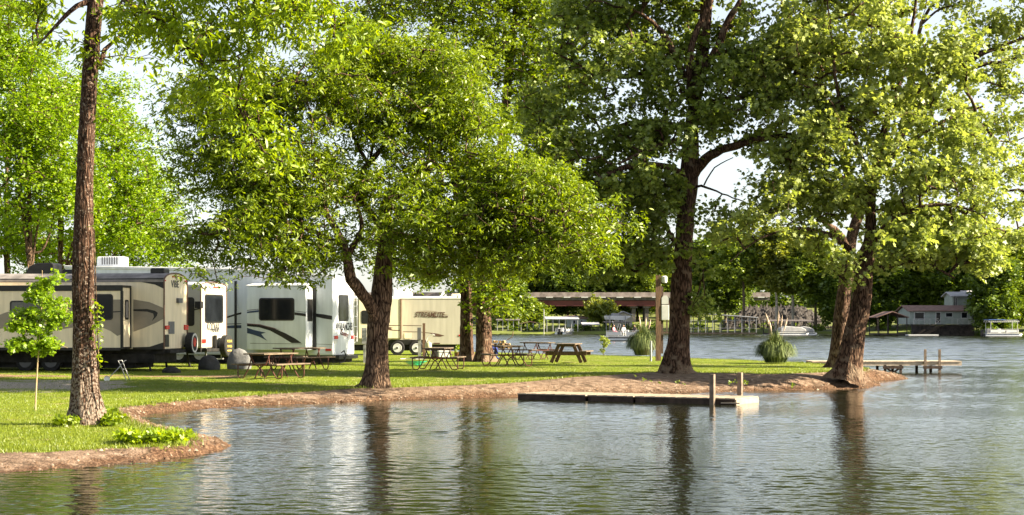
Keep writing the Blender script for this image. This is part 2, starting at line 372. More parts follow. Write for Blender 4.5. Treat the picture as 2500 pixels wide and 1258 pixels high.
def water_mesh():
    d = np.exp(np.arange(math.log(7), math.log(17), .02)); d = np.concatenate([d, np.exp(np.arange(math.log(17.05), math.log(130), .0013)), np.arange(130.2, 352, .24), np.exp(np.arange(math.log(353), math.log(420), .006)), np.exp(np.arange(math.log(425), math.log(1500), .1))])
    u = np.concatenate([np.linspace(-5, -.4, 30), np.arange(-.36, .36, .0021), np.linspace(.4, 5, 30)])
    U, D = np.meshgrid(u, d); X = U * D; Y = D
    rg_ = np.random.default_rng(31); Z = np.zeros_like(X)
    patch = .90 + .42 * np.sin(X * .21 + Y * .13 + 1) * np.sin(Y * .30 - X * .05) + .25 * np.sin(Y * .9 + X * .12 + 2 * np.sin(X * .1))
    dy = np.gradient(d)[:, None]; N = 90
    for k in range(N):
        lam = math.exp(rg_.uniform(math.log(.085), math.log(.55))); kk = 6.283 / lam
        th = R(90) + rg_.normal(0, R(38)) + (R(25) if k % 2 else R(-12))
        amp = WAVE_SLOPE * math.sqrt(2.0 / N) / kk
        fade = np.clip((lam / dy - 2.2) / 2.0, 0, 1) if True else 1
        Z += amp * fade * np.sin(kk * (math.cos(th) * X + math.sin(th) * Y) + rg_.uniform(0, 6.283))
    for k in range(50):
        lam = math.exp(rg_.uniform(math.log(.75), math.log(2.2))); kk = 6.283 / lam; th = R(90) + rg_.normal(0, R(22))
        Z += .085 * math.sqrt(2.0 / 50) / kk * np.clip((D - 62) / 50, 0, 1) * np.sin(kk * (math.cos(th) * X + math.sin(th) * Y) + rg_.uniform(0, 6.283))
    Z = Z * patch * np.clip((.5 - np.abs(U)) * 20, 0, 1) * np.clip((D - 14) / 3, 0, 1)
    ny, nx = X.shape; i = np.arange(nx * ny).reshape(ny, nx)
    f = np.stack([i[:-1, :-1], i[:-1, 1:], i[1:, 1:], i[1:, :-1]], -1).reshape(-1, 4)
    return np_mesh('water', np.stack([X, Y, Z], -1), f, np.full(len(f), 4), water_material(), smooth=True)
WAVE_SLOPE = .056
tag(water_mesh(), kind='structure')
# grass blades
def blades(name, n, rng, sampler, hgt, wid, m, label=None):
    xy = sampler(n, rng); n = len(xy)
    z, sdg, sdw = terrain(xy[:, 0], xy[:, 1])
    d = xy[:, 1]; k = np.clip(d / 30, .8, 2.2)
    h = hgt * rng.uniform(.4, 1.4, n) * np.clip(1.5 - d / 90, .5, 1); w = wid * k ** .3 * rng.uniform(.7, 1.3, n)
    a = rng.uniform(0, 6.283, n); b = rng.uniform(0, 6.283, n); ln = h * rng.uniform(.1, .8, n)
    base = np.stack([xy[:, 0], xy[:, 1], z - .005], -1)
    sx = np.stack([np.cos(a) * w, np.sin(a) * w, 0 * w], -1)
    tip = base + np.stack([np.cos(b) * ln, np.sin(b) * ln, h], -1)
    v = np.stack([base - sx, base + sx, tip], 1)
    return np_mesh(name, v, np.arange(3 * n), np.full(n, 3), m)
def smp_lawn(n, rng):
    # denser near the camera, within the seen wedge
    d = 20 + (85 - 20) * rng.uniform(0, 1, n * 2) ** 2.0
    x = rng.uniform(-.33, .25, n * 2) * d
    g = inside(x, d, grass_poly) & ~((x < -10.9) & (np.abs(d - 44.6 + .1 * x) < 2.2) & (rng.uniform(0, 1, len(x)) < .75)) & ~((x < -6.5) & (np.abs(d - 51.2) < 1.2) & (rng.uniform(0, 1, len(x)) < .8)); x = x[g]; d = d[g]
    return np.stack([x, d], -1)[:n]
def smp_edge(n, rng):
    e = np.array(grass_edge[:-3]); seg = np.hypot(*(e[1:] - e[:-1]).T); c = rng.choice(len(seg), n, p=seg / seg.sum()); t = rng.uniform(0, 1, n)[:, None]
    p = e[c] * (1 - t) + e[c + 1] * t + rng.normal(0, .10, (n, 2))
    return p
GL = leafmat('grass_blade', (.06, .10, .004), (.20, .235, .010), trans=.28, tcol=(1.2, 1.15, .5))
rg = np.random.default_rng(11)
go = blades('grass', 260000, rg, smp_lawn, .040, .005, GL); tag(go, 'short mown lawn grass growing along the shore', 'grass', kind='stuff')
go = blades('edge_grass', 14000, rg, smp_edge, .075, .007, GL); tag(go, 'longer grass fringe along the top of the bare bank', 'grass', kind='stuff')

# stones, bark bits and dead leaves washed up on the bare bank
def litter(name, n, rng, mats, label, cat, sz, where):
    e = np.array(water_edge[1:-10]); seg = np.hypot(*(e[1:] - e[:-1]).T); c = rng.choice(len(seg), n, p=seg / seg.sum()); t = rng.uniform(0, 1, n)[:, None]
    p = e[c] * (1 - t) + e[c + 1] * t + rng.normal(0, where, (n, 2))
    k = inside(p[:, 0], p[:, 1], land_poly) & ~inside(p[:, 0], p[:, 1], grass_poly); p = p[k]; n = len(p)
    z, _, _ = terrain(p[:, 0], p[:, 1])
    T8 = np.array([(1, 0, 0), (-.5, .87, 0), (-.5, -.87, 0), (0, 0, .8)]); F8 = np.array([(0, 1, 3), (1, 2, 3), (2, 0, 3)])
    s = sz * rng.uniform(.4, 1.6, n) ** 1.5; a = rng.uniform(0, 6.28, n)
    V = T8[None] * s[:, None, None] * rng.uniform(.6, 1.4, (n, 4, 3)); ca, sa = np.cos(a)[:, None], np.sin(a)[:, None]
    X = V[..., 0] * ca - V[..., 1] * sa; Y = V[..., 0] * sa + V[..., 1] * ca
    V = np.stack([X + p[:, 0:1], Y + p[:, 1:2], V[..., 2] + z[:, None] - .004], -1)
    f = (F8[None] + 4 * np.arange(n)[:, None, None]).reshape(-1, 3)
    return tag(np_mesh(name, V, f, np.full(len(f), 3), mats), label, cat, kind='stuff')
litter('bank_litter', 9000, np.random.default_rng(12), mat('litter', (.20, .12, .07), .95, .3, 2, col2=(.05, .025, .012)), 'brown leaf and bark litter washed up along the waterline', 'litter', .022, .35)
litter('bank_stones', 2200, np.random.default_rng(13), mat('bank_stone', (.36, .28, .21), .9, .3, 2, col2=(.14, .10, .07)), 'small pale stones scattered over the bare bank', 'stones', .028, .9)
# ------------------------------------------------------------------ trees
def frame_of(d, n):
    pass
ASH = np.array([(0, 0, 0), (.32, .15, .04), (.7, .11, .03), (1, 0, -.10), (.7, -.11, .03), (.32, -.15, .04)])
SYC = np.array([(0, 0, 0), (.05, .34, .0), (.38, .28, .05), (.62, .50, 0), (.66, .20, .04), (1.0, 0, -.06), (.66, -.20, .04), (.62, -.50, 0), (.38, -.28, .05), (.05, -.34, 0)])
OVL = np.array([(0, 0, 0), (.3, .26, .04), (.75, .2, .03), (1, 0, -.06), (.75, -.2, .03), (.3, -.26, .04)])
def templates(shape, nleaf, R0, flat, L, droop, rng, nt_=8, tuft=5):
    out = []
    for _ in range(nt_):
        # leaves in small tufts (whorls at twig ends)
        nc = max(1, nleaf // tuft)
        c = rng.normal(0, 1, (nc, 3)); c /= np.linalg.norm(c, axis=1, keepdims=True) + 1e-9
        c *= (R0 * rng.uniform(.25, 1, (nc, 1)) ** .6); c[:, 2] *= flat
        pos = np.repeat(c, tuft, 0) + rng.normal(0, L * .25, (nc * tuft, 3)); n = len(pos)
        d = rng.normal(0, 1, (n, 3)); d[:, 2] = d[:, 2] * .45 - droop; d /= np.linalg.norm(d, axis=1, keepdims=True)
        up = rng.normal(0, 1.0, (n, 3)) + np.array([0, 0, 1.0]); s = np.cross(up, d); s /= np.linalg.norm(s, axis=1, keepdims=True) + 1e-9
        nn = np.cross(d, s); ls = L * rng.uniform(.5, 1.3, (n, 1, 1))
        v = pos[:, None, :] + ls * (shape[None, :, 0:1] * d[:, None, :] + shape[None, :, 1:2] * s[:, None, :] + shape[None, :, 2:3] * nn[:, None, :])
        out.append(v)
    return out
def leaves_at(name, pts, tmpl, rng, m, parent, sc=(.75, 1.3), offset=None):
    k = tmpl[0].shape[1]; vs = []
    which = rng.integers(0, len(tmpl), len(pts))
    for t in range(len(tmpl)):
        p = pts[which == t]
        if not len(p): continue
        a = rng.uniform(0, 6.283, len(p)); s = rng.uniform(*sc, len(p))
        c, q = np.cos(a) * s, np.sin(a) * s
        T = tmpl[t].reshape(-1, 3)
        X = c[:, None] * T[:, 0] - q[:, None] * T[:, 1]; Y = q[:, None] * T[:, 0] + c[:, None] * T[:, 1]; Z = s[:, None] * T[:, 2]
        v = np.stack([X, Y, Z], -1) + p[:, None, :]
        vs.append(v.reshape(-1, 3))
    v = np.concatenate(vs); n = len(v) // k
    return np_mesh(name, v, np.arange(n * k), np.full(n, k), m, parent)
def catmull(pts, step):
    pts = np.array(pts, float); out = []
    p = np.vstack([2 * pts[0] - pts[1], pts, 2 * pts[-1] - pts[-2]])
    for i in range(1, len(p) - 2):
        L = np.linalg.norm(p[i + 1, :3] - p[i, :3]); k = max(1, int(round(L / step)))
        for j in range(k):
            t = j / k
            out.append(.5 * ((2 * p[i]) + (-p[i - 1] + p[i + 1]) * t + (2 * p[i - 1] - 5 * p[i] + 4 * p[i + 1] - p[i + 2]) * t * t + (-p[i - 1] + 3 * p[i] - 3 * p[i + 1] + p[i + 2]) * t ** 3))
    out.append(p[-2]); return np.array(out)
class Wood:
    def __init__(s): s.v = []; s.f = []; s.n = 0
    def tube(s, pts, rad, sides, rng=None, rough=0, roots=None):
        pts = np.asarray(pts, float); k = len(pts)
        t = np.gradient(pts, axis=0); t /= np.linalg.norm(t, axis=1, keepdims=True) + 1e-9
        ref = np.array([0, 1.0, 0]) if abs(t[0, 1]) < .8 else np.array([1.0, 0, 0])
        a = np.cross(t, ref); a /= np.linalg.norm(a, axis=1, keepdims=True) + 1e-9; b = np.cross(t, a)
        th = np.linspace(0, 6.28318, sides, endpoint=False)
        r = np.repeat(np.asarray(rad, float)[:, None], sides, 1)
        if rng is not None and rough:
            L = np.concatenate([[0], np.cumsum(np.linalg.norm(np.diff(pts, axis=0), axis=1))])
            q = 1
            for f, am in ((2, .05), (3, .05), (5, .03), (8, .02), (13, .015)):
                ph = rng.uniform(0, 6.28); dr = rng.uniform(-.8, .8)
                q = q + rough * am * np.sin(f * th[None, :] + ph + dr * L[:, None]) + rough * am * .5 * np.sin(L[:, None] * f * .9 + ph)
            q = q + rng.normal(0, .012 * rough, (k, sides)); r = r * q
        if roots:
            for (ang, amp, hh, wd_) in roots:
                zz = pts[:, 2] - pts[0, 2]
                dth = np.abs((th[None, :] - ang) % (2 * np.pi) - np.pi)
                r = r + amp * np.exp(-np.maximum(zz, 0)[:, None] / hh) * np.exp(-(dth / wd_) ** 2)
        v = pts[:, None, :] + r[..., None] * (np.cos(th)[None, :, None] * a[:, None, :] + np.sin(th)[None, :, None] * b[:, None, :])
        i = np.arange(k * sides).reshape(k, sides) + s.n; j = np.roll(i, -1, 1)
        f = np.stack([i[:-1], j[:-1], j[1:], i[1:]], -1).reshape(-1, 4)
        s.v.append(v.reshape(-1, 3)); s.f.append(f); s.n += k * sides
    def build(s, name, m, parent):
        f = np.concatenate(s.f)
        return np_mesh(name, np.concatenate(s.v), f, np.full(len(f), 4), m, parent, smooth=True)
def px(list_, D):
    """(x, y, depth offset, radius) rows measured on the photograph -> metres, at the tree's own distance"""
    out = []
    for r in list_:
        x, y, dd, rad = r; p = P(x, y, D + dd); out.append((p.x, p.y, p.z, rad))
    return out
def blob_points(blobs, D, rng, per_clump=9, cr=.55, stretch=.6):
    pts = []; 
    for bl in blobs:
        x, y, rx, ry, dd, rd, n = bl
        c = np.array(P(x, y, D + dd)); s = F / (D + dd); R3 = np.array([rx / s, rd, ry / s])
        nc = max(1, int(n / per_clump))
        u = rng.normal(0, 1, (nc, 3)); u /= np.linalg.norm(u, axis=1, keepdims=True)
        cc = c + u * R3 * (rng.uniform(.12, 1, (nc, 1)) ** .5)
        k = rng.poisson(per_clump, nc) + 1
        q = np.repeat(cc, k, 0) + rng.normal(0, cr, (k.sum(), 3)) * np.array([1, 1, stretch])
        pts.append(q)
    return np.concatenate(pts)
def make_tree(name, label, cat, D, limbs, blobs, tmpl, bark, leaf, seed, den=1.0, group=None, roots=None, sides=26, tip_r=.009, clump=9, cr=.55, minz=1.2, flow=.5, lsc=(.75, 1.3), extra=None, stretch=.6, floor=None, clear=0, twigs=True, tname='trunk', ztop=None):
    rng = np.random.default_rng(seed)
    base = limbs[0][0]
    bw = P(base[0], base[1], D + base[2])
    t = empty(name, bw, 0, label, cat, group)
    org = np.array(bw)
    W = Wood(); nodes = []; parent = []; lim = []
    for li, L in enumerate(limbs):
        q = catmull(px(L, D), .16 if li == 0 else .22)
        pts = q[:, :3] - org
        if li == 0: pts[0, 2] -= .12
        wig = rng.normal(0, 1, (len(pts), 3)); wig = np.cumsum(wig, 0) * (.006 if li == 0 else .016)
        wig -= np.linspace(0, 1, len(pts))[:, None] * wig[-1]
        if li: pts = pts + wig
        W.tube(pts, np.maximum(q[:, 3], .006), sides if li == 0 else 14, rng, 1.0, roots if li == 0 else None)
        st = 0 if li else int(len(pts) * .25)
        nodes.append(pts[st:]); lim.append(q[st:, 3])
    N = np.concatenate(nodes); NR = np.concatenate(lim)
    if blobs:
        blobs = [b_[:6] + (b_[6] * den,) for b_ in blobs]
        A = blob_points(blobs, D, rng, clump, cr, stretch) - org
        A = A[A[:, 2] > minz]
        if ztop is not None: A = A[A[:, 2] < ztop]
        if floor is not None:
            wp = A + org; pxx = 1250 + F * wp[:, 0] / wp[:, 1]; pyy = HY - F * (wp[:, 2] - CAMZ) / wp[:, 1]
            A = A[pyy < np.interp(pxx, [q_[0] for q_ in floor], [q_[1] for q_ in floor])]
        if clear:
            NM = N[NR > .06]; near = np.zeros(len(A), bool)
            for k in range(0, len(NM), 100):
                dv = A[:, None] - NM[None, k:k + 100]; near |= ((np.hypot(dv[..., 0], dv[..., 2]) < clear) & (dv[..., 1] < .1)).any(1)
            A = A[~near | (rng.random(len(A)) < .30)]
        d0 = np.full(len(A), 1e9)
        for k in range(0, len(N), 200):
            d0 = np.minimum(d0, np.linalg.norm(A[:, None] - N[None, k:k + 200], axis=2).min(1))
        A = A[np.argsort(d0)]
        cap = 90000; X = np.zeros((cap, 3)); X[:len(N)] = N; n = len(N)
        par = np.full(cap, -1); cnt = np.zeros(cap); chains = []
        lvl = np.zeros(cap)
        for p in A:
            dv = p - X[:n]; ds = np.einsum('ij,ij->i', dv, dv)
            # prefer joining from below / inside
            ds = ds + .25 * np.maximum(0, -dv[:, 2]) ** 2 + lvl[:n]
            j = int(np.argmin(ds)); L = math.sqrt(max(1e-6, float(dv[j] @ dv[j])))
            k = max(1, min(8, int(L / .45) + 1))
            t_ = (np.arange(1, k + 1) / k)[:, None]
            mid = X[j] * (1 - t_) + p * t_
            mid[:, 2] += (np.sin(t_[:, 0] * np.pi) * L * .10)
            if k > 1: mid[:-1] += rng.normal(0, .035 * L, (k - 1, 3))
            if n + k >= cap: break
            ch = [j]
            for q in range(k):
                X[n] = mid[q]; par[n] = ch[-1]; lvl[n] = lvl[j] + .02; ch.append(n); n += 1
            cnt[n - 1] += 1
            chains.append(ch)
        for i in range(n - 1, -1, -1):
            if par[i] >= 0: cnt[par[i]] += cnt[i]
        rad = tip_r * np.maximum(cnt, 1) ** .46
        base_n = len(N)
        rad[:base_n] = np.minimum(NR, rad[:base_n] + 1)
        if twigs:
            for ch in chains:
                c = np.array(ch); rr = rad[c].copy()
                if c[0] < base_n: rr[0] = min(rr[1] * 1.25, NR[c[0]] * .8)
                else: rr[0] = min(rr[0], rr[1] * 1.3)
                W.tube(X[c], rr, 6 if rr.max() > .03 else 4)
        tips = X[base_n:n]
        ends = np.array([ch[-1] for ch in chains])
        mids = np.array([ch[-2] for ch in chains if len(ch) > 3 and rng.random() < flow] or [ends[0]])
        PT = np.concatenate([X[ends], X[mids]])
        if extra is not None: PT = np.concatenate([PT, extra(rng) - org])
        leaves_at('crown', PT, tmpl, rng, leaf, t, lsc)
    elif extra is not None:
        leaves_at('crown', extra(rng) - org, tmpl, rng, leaf, t, lsc)
    W.build(tname, bark, t)
    return t
rt = np.random.default_rng(3)
BK_OAK = barkmat('bark_grey_brown', (.010, .005, .0035), (.105, .060, .040), patch=((.22, .175, .14), 24, 1.9), scale=10, bump=1.0)
BK_ASH = barkmat('bark_brown', (.013, .007, .005), (.19, .125, .085), scale=9, bump=1.0)
BK_SYC = barkmat('bark_dark_brown', (.011, .006, .004), (.13, .078, .052), patch=((.16, .115, .08), 3.5, .5), scale=8, bump=.8)
BK_FAR = mat('bark_far', (.12, .09, .06), .95, .2, 3)
LF_ASH = leafmat('leaf_ash', (.056, .104, .002), (.23, .30, .006), trans=.48, tcol=(1.5, 1.45, .3))
LF_NEAR = leafmat('leaf_near', (.11, .19, .002), (.30, .40, .006), trans=.5)
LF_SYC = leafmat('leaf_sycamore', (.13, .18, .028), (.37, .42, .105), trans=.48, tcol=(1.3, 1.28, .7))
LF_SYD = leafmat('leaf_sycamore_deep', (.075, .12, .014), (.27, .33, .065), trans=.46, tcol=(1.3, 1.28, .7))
LF_MAP = leafmat('leaf_maple', (.085, .165, .001), (.27, .37, .005), trans=.5, tcol=(1.4, 1.45, .3))
LF_SAP = leafmat('leaf_sapling', (.13, .24, .006), (.27, .40, .015), trans=.5)
T_ASH = templates(ASH, 50, .36, .75, .135, .60, rt)
T_NEAR = templates(ASH, 29, .30, .9, .142, .75, rt)
T_SYC = templates(SYC, 36, .38, .7, .138, .45, rt, tuft=3)
T_MAP = templates(OVL, 30, .48, .7, .16, .3, rt, tuft=4)
# --- near trunk on the left, with the long limb hanging into the picture
trunk1 = [(213, 1037, 0, .31), (211, 990, 0, .265), (208, 960, 0, .235), (207, 880, 0, .215), (204, 700, 0, .20), (206, 500, 0, .175), (213, 300, 0, .15), (225, 100, 0, .14), (233, 0, 0, .135), (240, -150, 0, .12), (246, -330, 0, .09), (250, -520, 0, .04)]
limbs1 = [trunk1,
 [(224, 6, 0, .06), (185, 15, -.2, .045), (150, 45, -.4, .035), (122, 75, -.5, .025), (90, 112, -.6, .012)],
 [(238, 168, 0, .05), (258, 125, .3, .04), (278, 103, .5, .03), (292, 88, .6, .02)],
 [(234, -60, 0, .08), (290, -10, -.8, .07), (345, 40, -1.4, .06), (385, 50, -1.6, .055), (430, 105, -1.8, .05), (470, 135, -1.9, .045), (520, 200, -2.0, .034), (560, 235, -2, .028), (600, 300, -2.1, .018), (625, 350, -2.1, .01)],
 [(240, -150, 0, .08), (400, -130, -1.2, .07), (560, -60, -2, .055), (700, 0, -2.4, .03), (800, 60, -2.6, .015)],
 [(240, -200, 0, .07), (120, -180, .6, .05), (20, -100, 1, .03)]]
b1 = [(560, 70, 130, 70, -2.2, 1.0, 110), (720, 40, 130, 70, -2.4, 1.0, 120), (840, 60, 50, 60, -2.6, .7, 30), (450, 40, 120, 55, -1.8, .9, 75), (350, 60, 80, 50, -1, .8, 40),
 (540, 170, 80, 60, -2, .7, 50), (590, 250, 60, 60, -2, .6, 38), (640, 340, 38, 50, -2.1, .4, 22), (690, 375, 16, 14, -2.1, .2, 4), (480, 220, 40, 40, -1.9, .5, 12), (560, -60, 260, 90, -2, 1.5, 130),
 (120, 20, 90, 30, .3, .8, 16), (160, 115, 40, 22, 0, .5, 5), (275, 120, 30, 45, .4, .5, 9), (290, 40, 50, 40, 0, .8, 18), (180, -160, 200, 110, .5, 1.5, 80)]
def vine1(rng):
    p = []
    for i in range(17):
        y = rng.uniform(720, 895); x = 236 + (y - 720) * .03 + rng.uniform(-3, 5); p.append(np.array(P(x, y, 30.2 - .2)))
    for y in (285, 290, 440, 445, 500, 505, 520, 545, 590, 170, 200): p.append(np.array(P(rng.uniform(226, 242), y, 29.3)))
    return np.array(p)
make_tree('hickory_tree', 'tall straight dark trunk nearest the camera at left, lichen on its flared foot', 'tree', 30.2, limbs1, b1, T_NEAR, BK_OAK, LF_NEAR, 21, den=.65,
          roots=[(.3, .18, .35, .6), (2.2, .12, .35, .6), (3.4, .18, .3, .6), (4.9, .14, .25, .5)], clump=5, cr=.28, tip_r=.006, sides=36, minz=.5, flow=.6)
# ivy running up that trunk
iv = templates(OVL, 7, .09, 1.3, .085, .6, rt, tuft=1)
vi = empty('ivy_vine', P(240, 900, 30.0), 0, 'bright green ivy climbing the right edge of the nearest trunk', 'vine')
leaves_at('leaves', vine1(np.random.default_rng(2)) - np.array(vi.location), iv, np.random.default_rng(3), LF_NEAR, vi)
ms = MB(); ms.tube([P(243, 1000, 30.0) - vi.location, P(241, 900, 30.0) - vi.location, P(238, 800, 30.0) - vi.location, P(234, 700, 30.0) - vi.location, P(230, 560, 30.05) - vi.location], .012, 5); ms.build('stem', BK_ASH, vi)
# --- forked tree in the middle
D2 = 45.2
trunk2 = [(918, 948, 0, .33), (919, 925, 0, .32), (921, 880, 0, .29), (921, 820, 0, .28), (925, 770, 0, .30), (931, 720, 0, .27), (935, 650, 0, .22), (940, 590, 0, .19), (938, 540, .2, .18), (950, 490, .4, .17), (1000, 445, .8, .16), (1045, 410, 1.0, .14), (1047, 375, 1.1, .08), (1022, 345, 1.2, .07)]
limbs2 = [trunk2,
 [(922, 790, 0, .20), (905, 752, -.3, .17), (880, 720, -.6, .155), (850, 685, -.9, .15), (843, 650, -1.1, .13), (838, 610, -1.3, .11), (815, 560, -1.6, .09), (795, 510, -1.9, .06), (790, 440, -2.2, .04)],
 [(843, 640, -1.1, .09), (865, 600, -1.2, .08), (885, 560, -1.2, .07), (880, 520, -1.4, .05), (860, 480, -1.6, .04)],
 [(938, 560, .2, .12), (905, 520, .2, .10), (870, 475, .3, .09), (885, 430, .5, .085), (905, 400, .6, .08), (940, 355, .8, .07), (975, 325, 1, .055), (1030, 298, 1.2, .03)],
 [(900, 405, .6, .05), (870, 350, .8, .045), (850, 300, .9, .04), (845, 240, 1, .03), (830, 150, 1, .015)],
 [(905, 395, .6, .05), (915, 340, .5, .04), (930, 240, .4, .03), (960, 150, .3, .018)],
 [(945, 500, .3, .07), (1010, 520, -.6, .06), (1090, 500, -1.4, .05), (1180, 500, -2, .035), (1300, 530, -2.4, .02)],
 [(1000, 445, .8, .08), (1060, 455, .6, .06), (1150, 440, 0, .05), (1250, 430, -.4, .03)],
 [(870, 470, .3, .05), (800, 430, 0, .045), (700, 380, -.2, .035), (600, 340, -.3, .025), (480, 300, -.3, .012)],
 [(838, 600, -1.3, .06), (760, 560, -1.7, .05), (660, 530, -2, .035), (560, 520, -2.2, .02)],
 [(1040, 370, 1.1, .06), (1080, 300, 1.2, .05), (1120, 230, 1.2, .03)],
 [(940, 560, .3, .09), (1000, 580, 1.2, .07), (1080, 590, 2, .05), (1170, 600, 2.4, .03)],
 [(790, 450, -2.1, .035), (760, 370, -2, .03), (758, 290, -1.9, .022), (745, 230, -1.8, .015)]]
b2 = [(1000, 175, 150, 70, .8, 2.2, 190), (870, 130, 100, 50, .5, 1.8, 90), (1110, 235, 110, 100, .8, 2.2, 170), (770, 200, 110, 100, -.3, 2, 120), (640, 250, 90, 90, -.5, 1.6, 80), (480, 250, 90, 65, -.4, 1.3, 50),
 (560, 370, 130, 90, -.5, 1.7, 95), (490, 420, 70, 80, -.6, 1.2, 34), (700, 400, 130, 100, -1.2, 1.8, 120), (860, 300, 130, 100, -.3, 2.2, 100), (1050, 330, 130, 90, 0, 2.4, 150), (1170, 420, 110, 90, -.4, 2.2, 150),
 (1290, 470, 110, 75, -1.3, 1.8, 120), (1400, 550, 95, 80, -1.8, 1.4, 80), (1455, 610, 40, 34, -1.8, .8, 18), (1130, 560, 150, 70, -1, 2.2, 160), (1290, 610, 110, 55, -1.4, 1.8, 90), (1000, 560, 110, 90, -1.3, 1.4, 85), (650, 560, 120, 80, -1.6, 1.6, 85), (530, 600, 80, 70, -1.6, 1.3, 48),
 (780, 610, 100, 50, -1.8, 1.3, 60), (1060, 670, 90, 28, .5, 1.5, 48), (1190, 655, 90, 35, -.4, 1.5, 48), (515, 705, 45, 28, -2.2, .6, 15), (630, 680, 85, 26, -2.2, .8, 32), (800, 700, 40, 12, -1.8, .5, 8), (740, 500, 100, 80, -1.6, 1.5, 60), (860, 440, 90, 60, .8, 1.5, 50), (930, 470, 80, 60, -1.5, 1, 40), (620, 470, 110, 80, -1.4, 1.5, 60)]
make_tree('ash_tree', 'forked tree with a wide leafy crown standing alone on the lawn edge in the middle', 'tree', D2, limbs2, b2, T_ASH, BK_ASH, LF_ASH, 22, den=1.4, clear=.20, floor=[(380, 640), (480, 700), (560, 708), (600, 680), (740, 690), (900, 640), (1000, 672), (1200, 668), (1480, 655)],
          roots=[(.2, .22, .18, .4), (1.6, .12, .22, .5), (3.3, .55, .13, .28), (4.6, .16, .2, .4), (5.6, .12, .25, .4)], clump=8, cr=.44, sides=36, minz=1.7, flow=.35, tip_r=.0075)
# --- pair of trunks further back
D3 = 69.7
make_tree('ash_tree', 'left trunk of the close pair behind the metal picnic tables', 'tree', D3,
 [[(1139, 884, 0, .34), (1139, 860, 0, .30), (1138, 800, 0, .27), (1137, 700, 0, .25), (1130, 560, 0, .25), (1110, 400, 0, .2), (1090, 200, 0, .16), (1070, 0, 0, .12), (1060, -150, 0, .05)],
  [(1120, 450, 0, .12), (1030, 330, 0, .09), (960, 150, 0, .06), (930, 0, 0, .03)], [(1100, 300, 0, .1), (1180, 150, .5, .07), (1230, 0, .5, .04)], [(1138, 640, 0, .1), (1060, 600, 0, .07), (980, 620, 0, .05)]],
 [(960, 30, 110, 100, 0, 2.8, 100), (1080, -60, 170, 90, 0, 3, 150), (1130, 100, 120, 100, -1, 2.5, 110), (1010, 640, 90, 60, 0, 2, 60), (1000, 480, 90, 90, 1, 2, 50), (900, 90, 60, 80, 1, 2, 30), (950, 600, 60, 70, 2, 2, 40)],
 T_MAP, BK_SYC, LF_ASH, 23, den=2.0, group='pair of trunks behind the picnic tables', roots=[(.3, .25, .3, .5), (3.0, .25, .3, .5), (4.6, .2, .3, .5)], clump=8, cr=.6, minz=2.2, lsc=(.7, 1.1))
make_tree('ash_tree', 'right trunk of the close pair, low leafy shoots on its right side', 'tree', D3 - .6,
 [[(1183, 884, 0, .42), (1182, 862, 0, .35), (1181, 800, 0, .32), (1180, 700, 0, .30), (1190, 560, 0, .27), (1220, 400, 0, .22), (1240, 200, 0, .17), (1260, 0, 0, .1), (1265, -120, 0, .05)],
  [(1225, 330, 0, .12), (1290, 250, 0, .09), (1350, 180, 0, .05)], [(1180, 760, 0, .06), (1200, 745, -.2, .04), (1208, 720, -.3, .02)]],
 [(1210, -40, 140, 90, 0, 2.8, 130), (1330, 60, 90, 120, -.5, 2.2, 140), (1240, 160, 120, 90, -1, 2.4, 130), (1360, 190, 60, 70, -1, 1.6, 60), (1290, 290, 70, 40, -1, 1.5, 45), (1200, 730, 13, 55, -.6, .4, 26), (1240, 560, 80, 80, 1, 2, 60), (1190, 655, 60, 40, -.6, 1, 26)],
 T_MAP, BK_SYC, LF_ASH, 24, den=2.0, group='pair of trunks behind the picnic tables', roots=[(.3, .3, .3, .5), (2.6, .25, .3, .5), (4.6, .25, .3, .5)], clump=8, cr=.55, minz=1.2, lsc=(.7, 1.1))
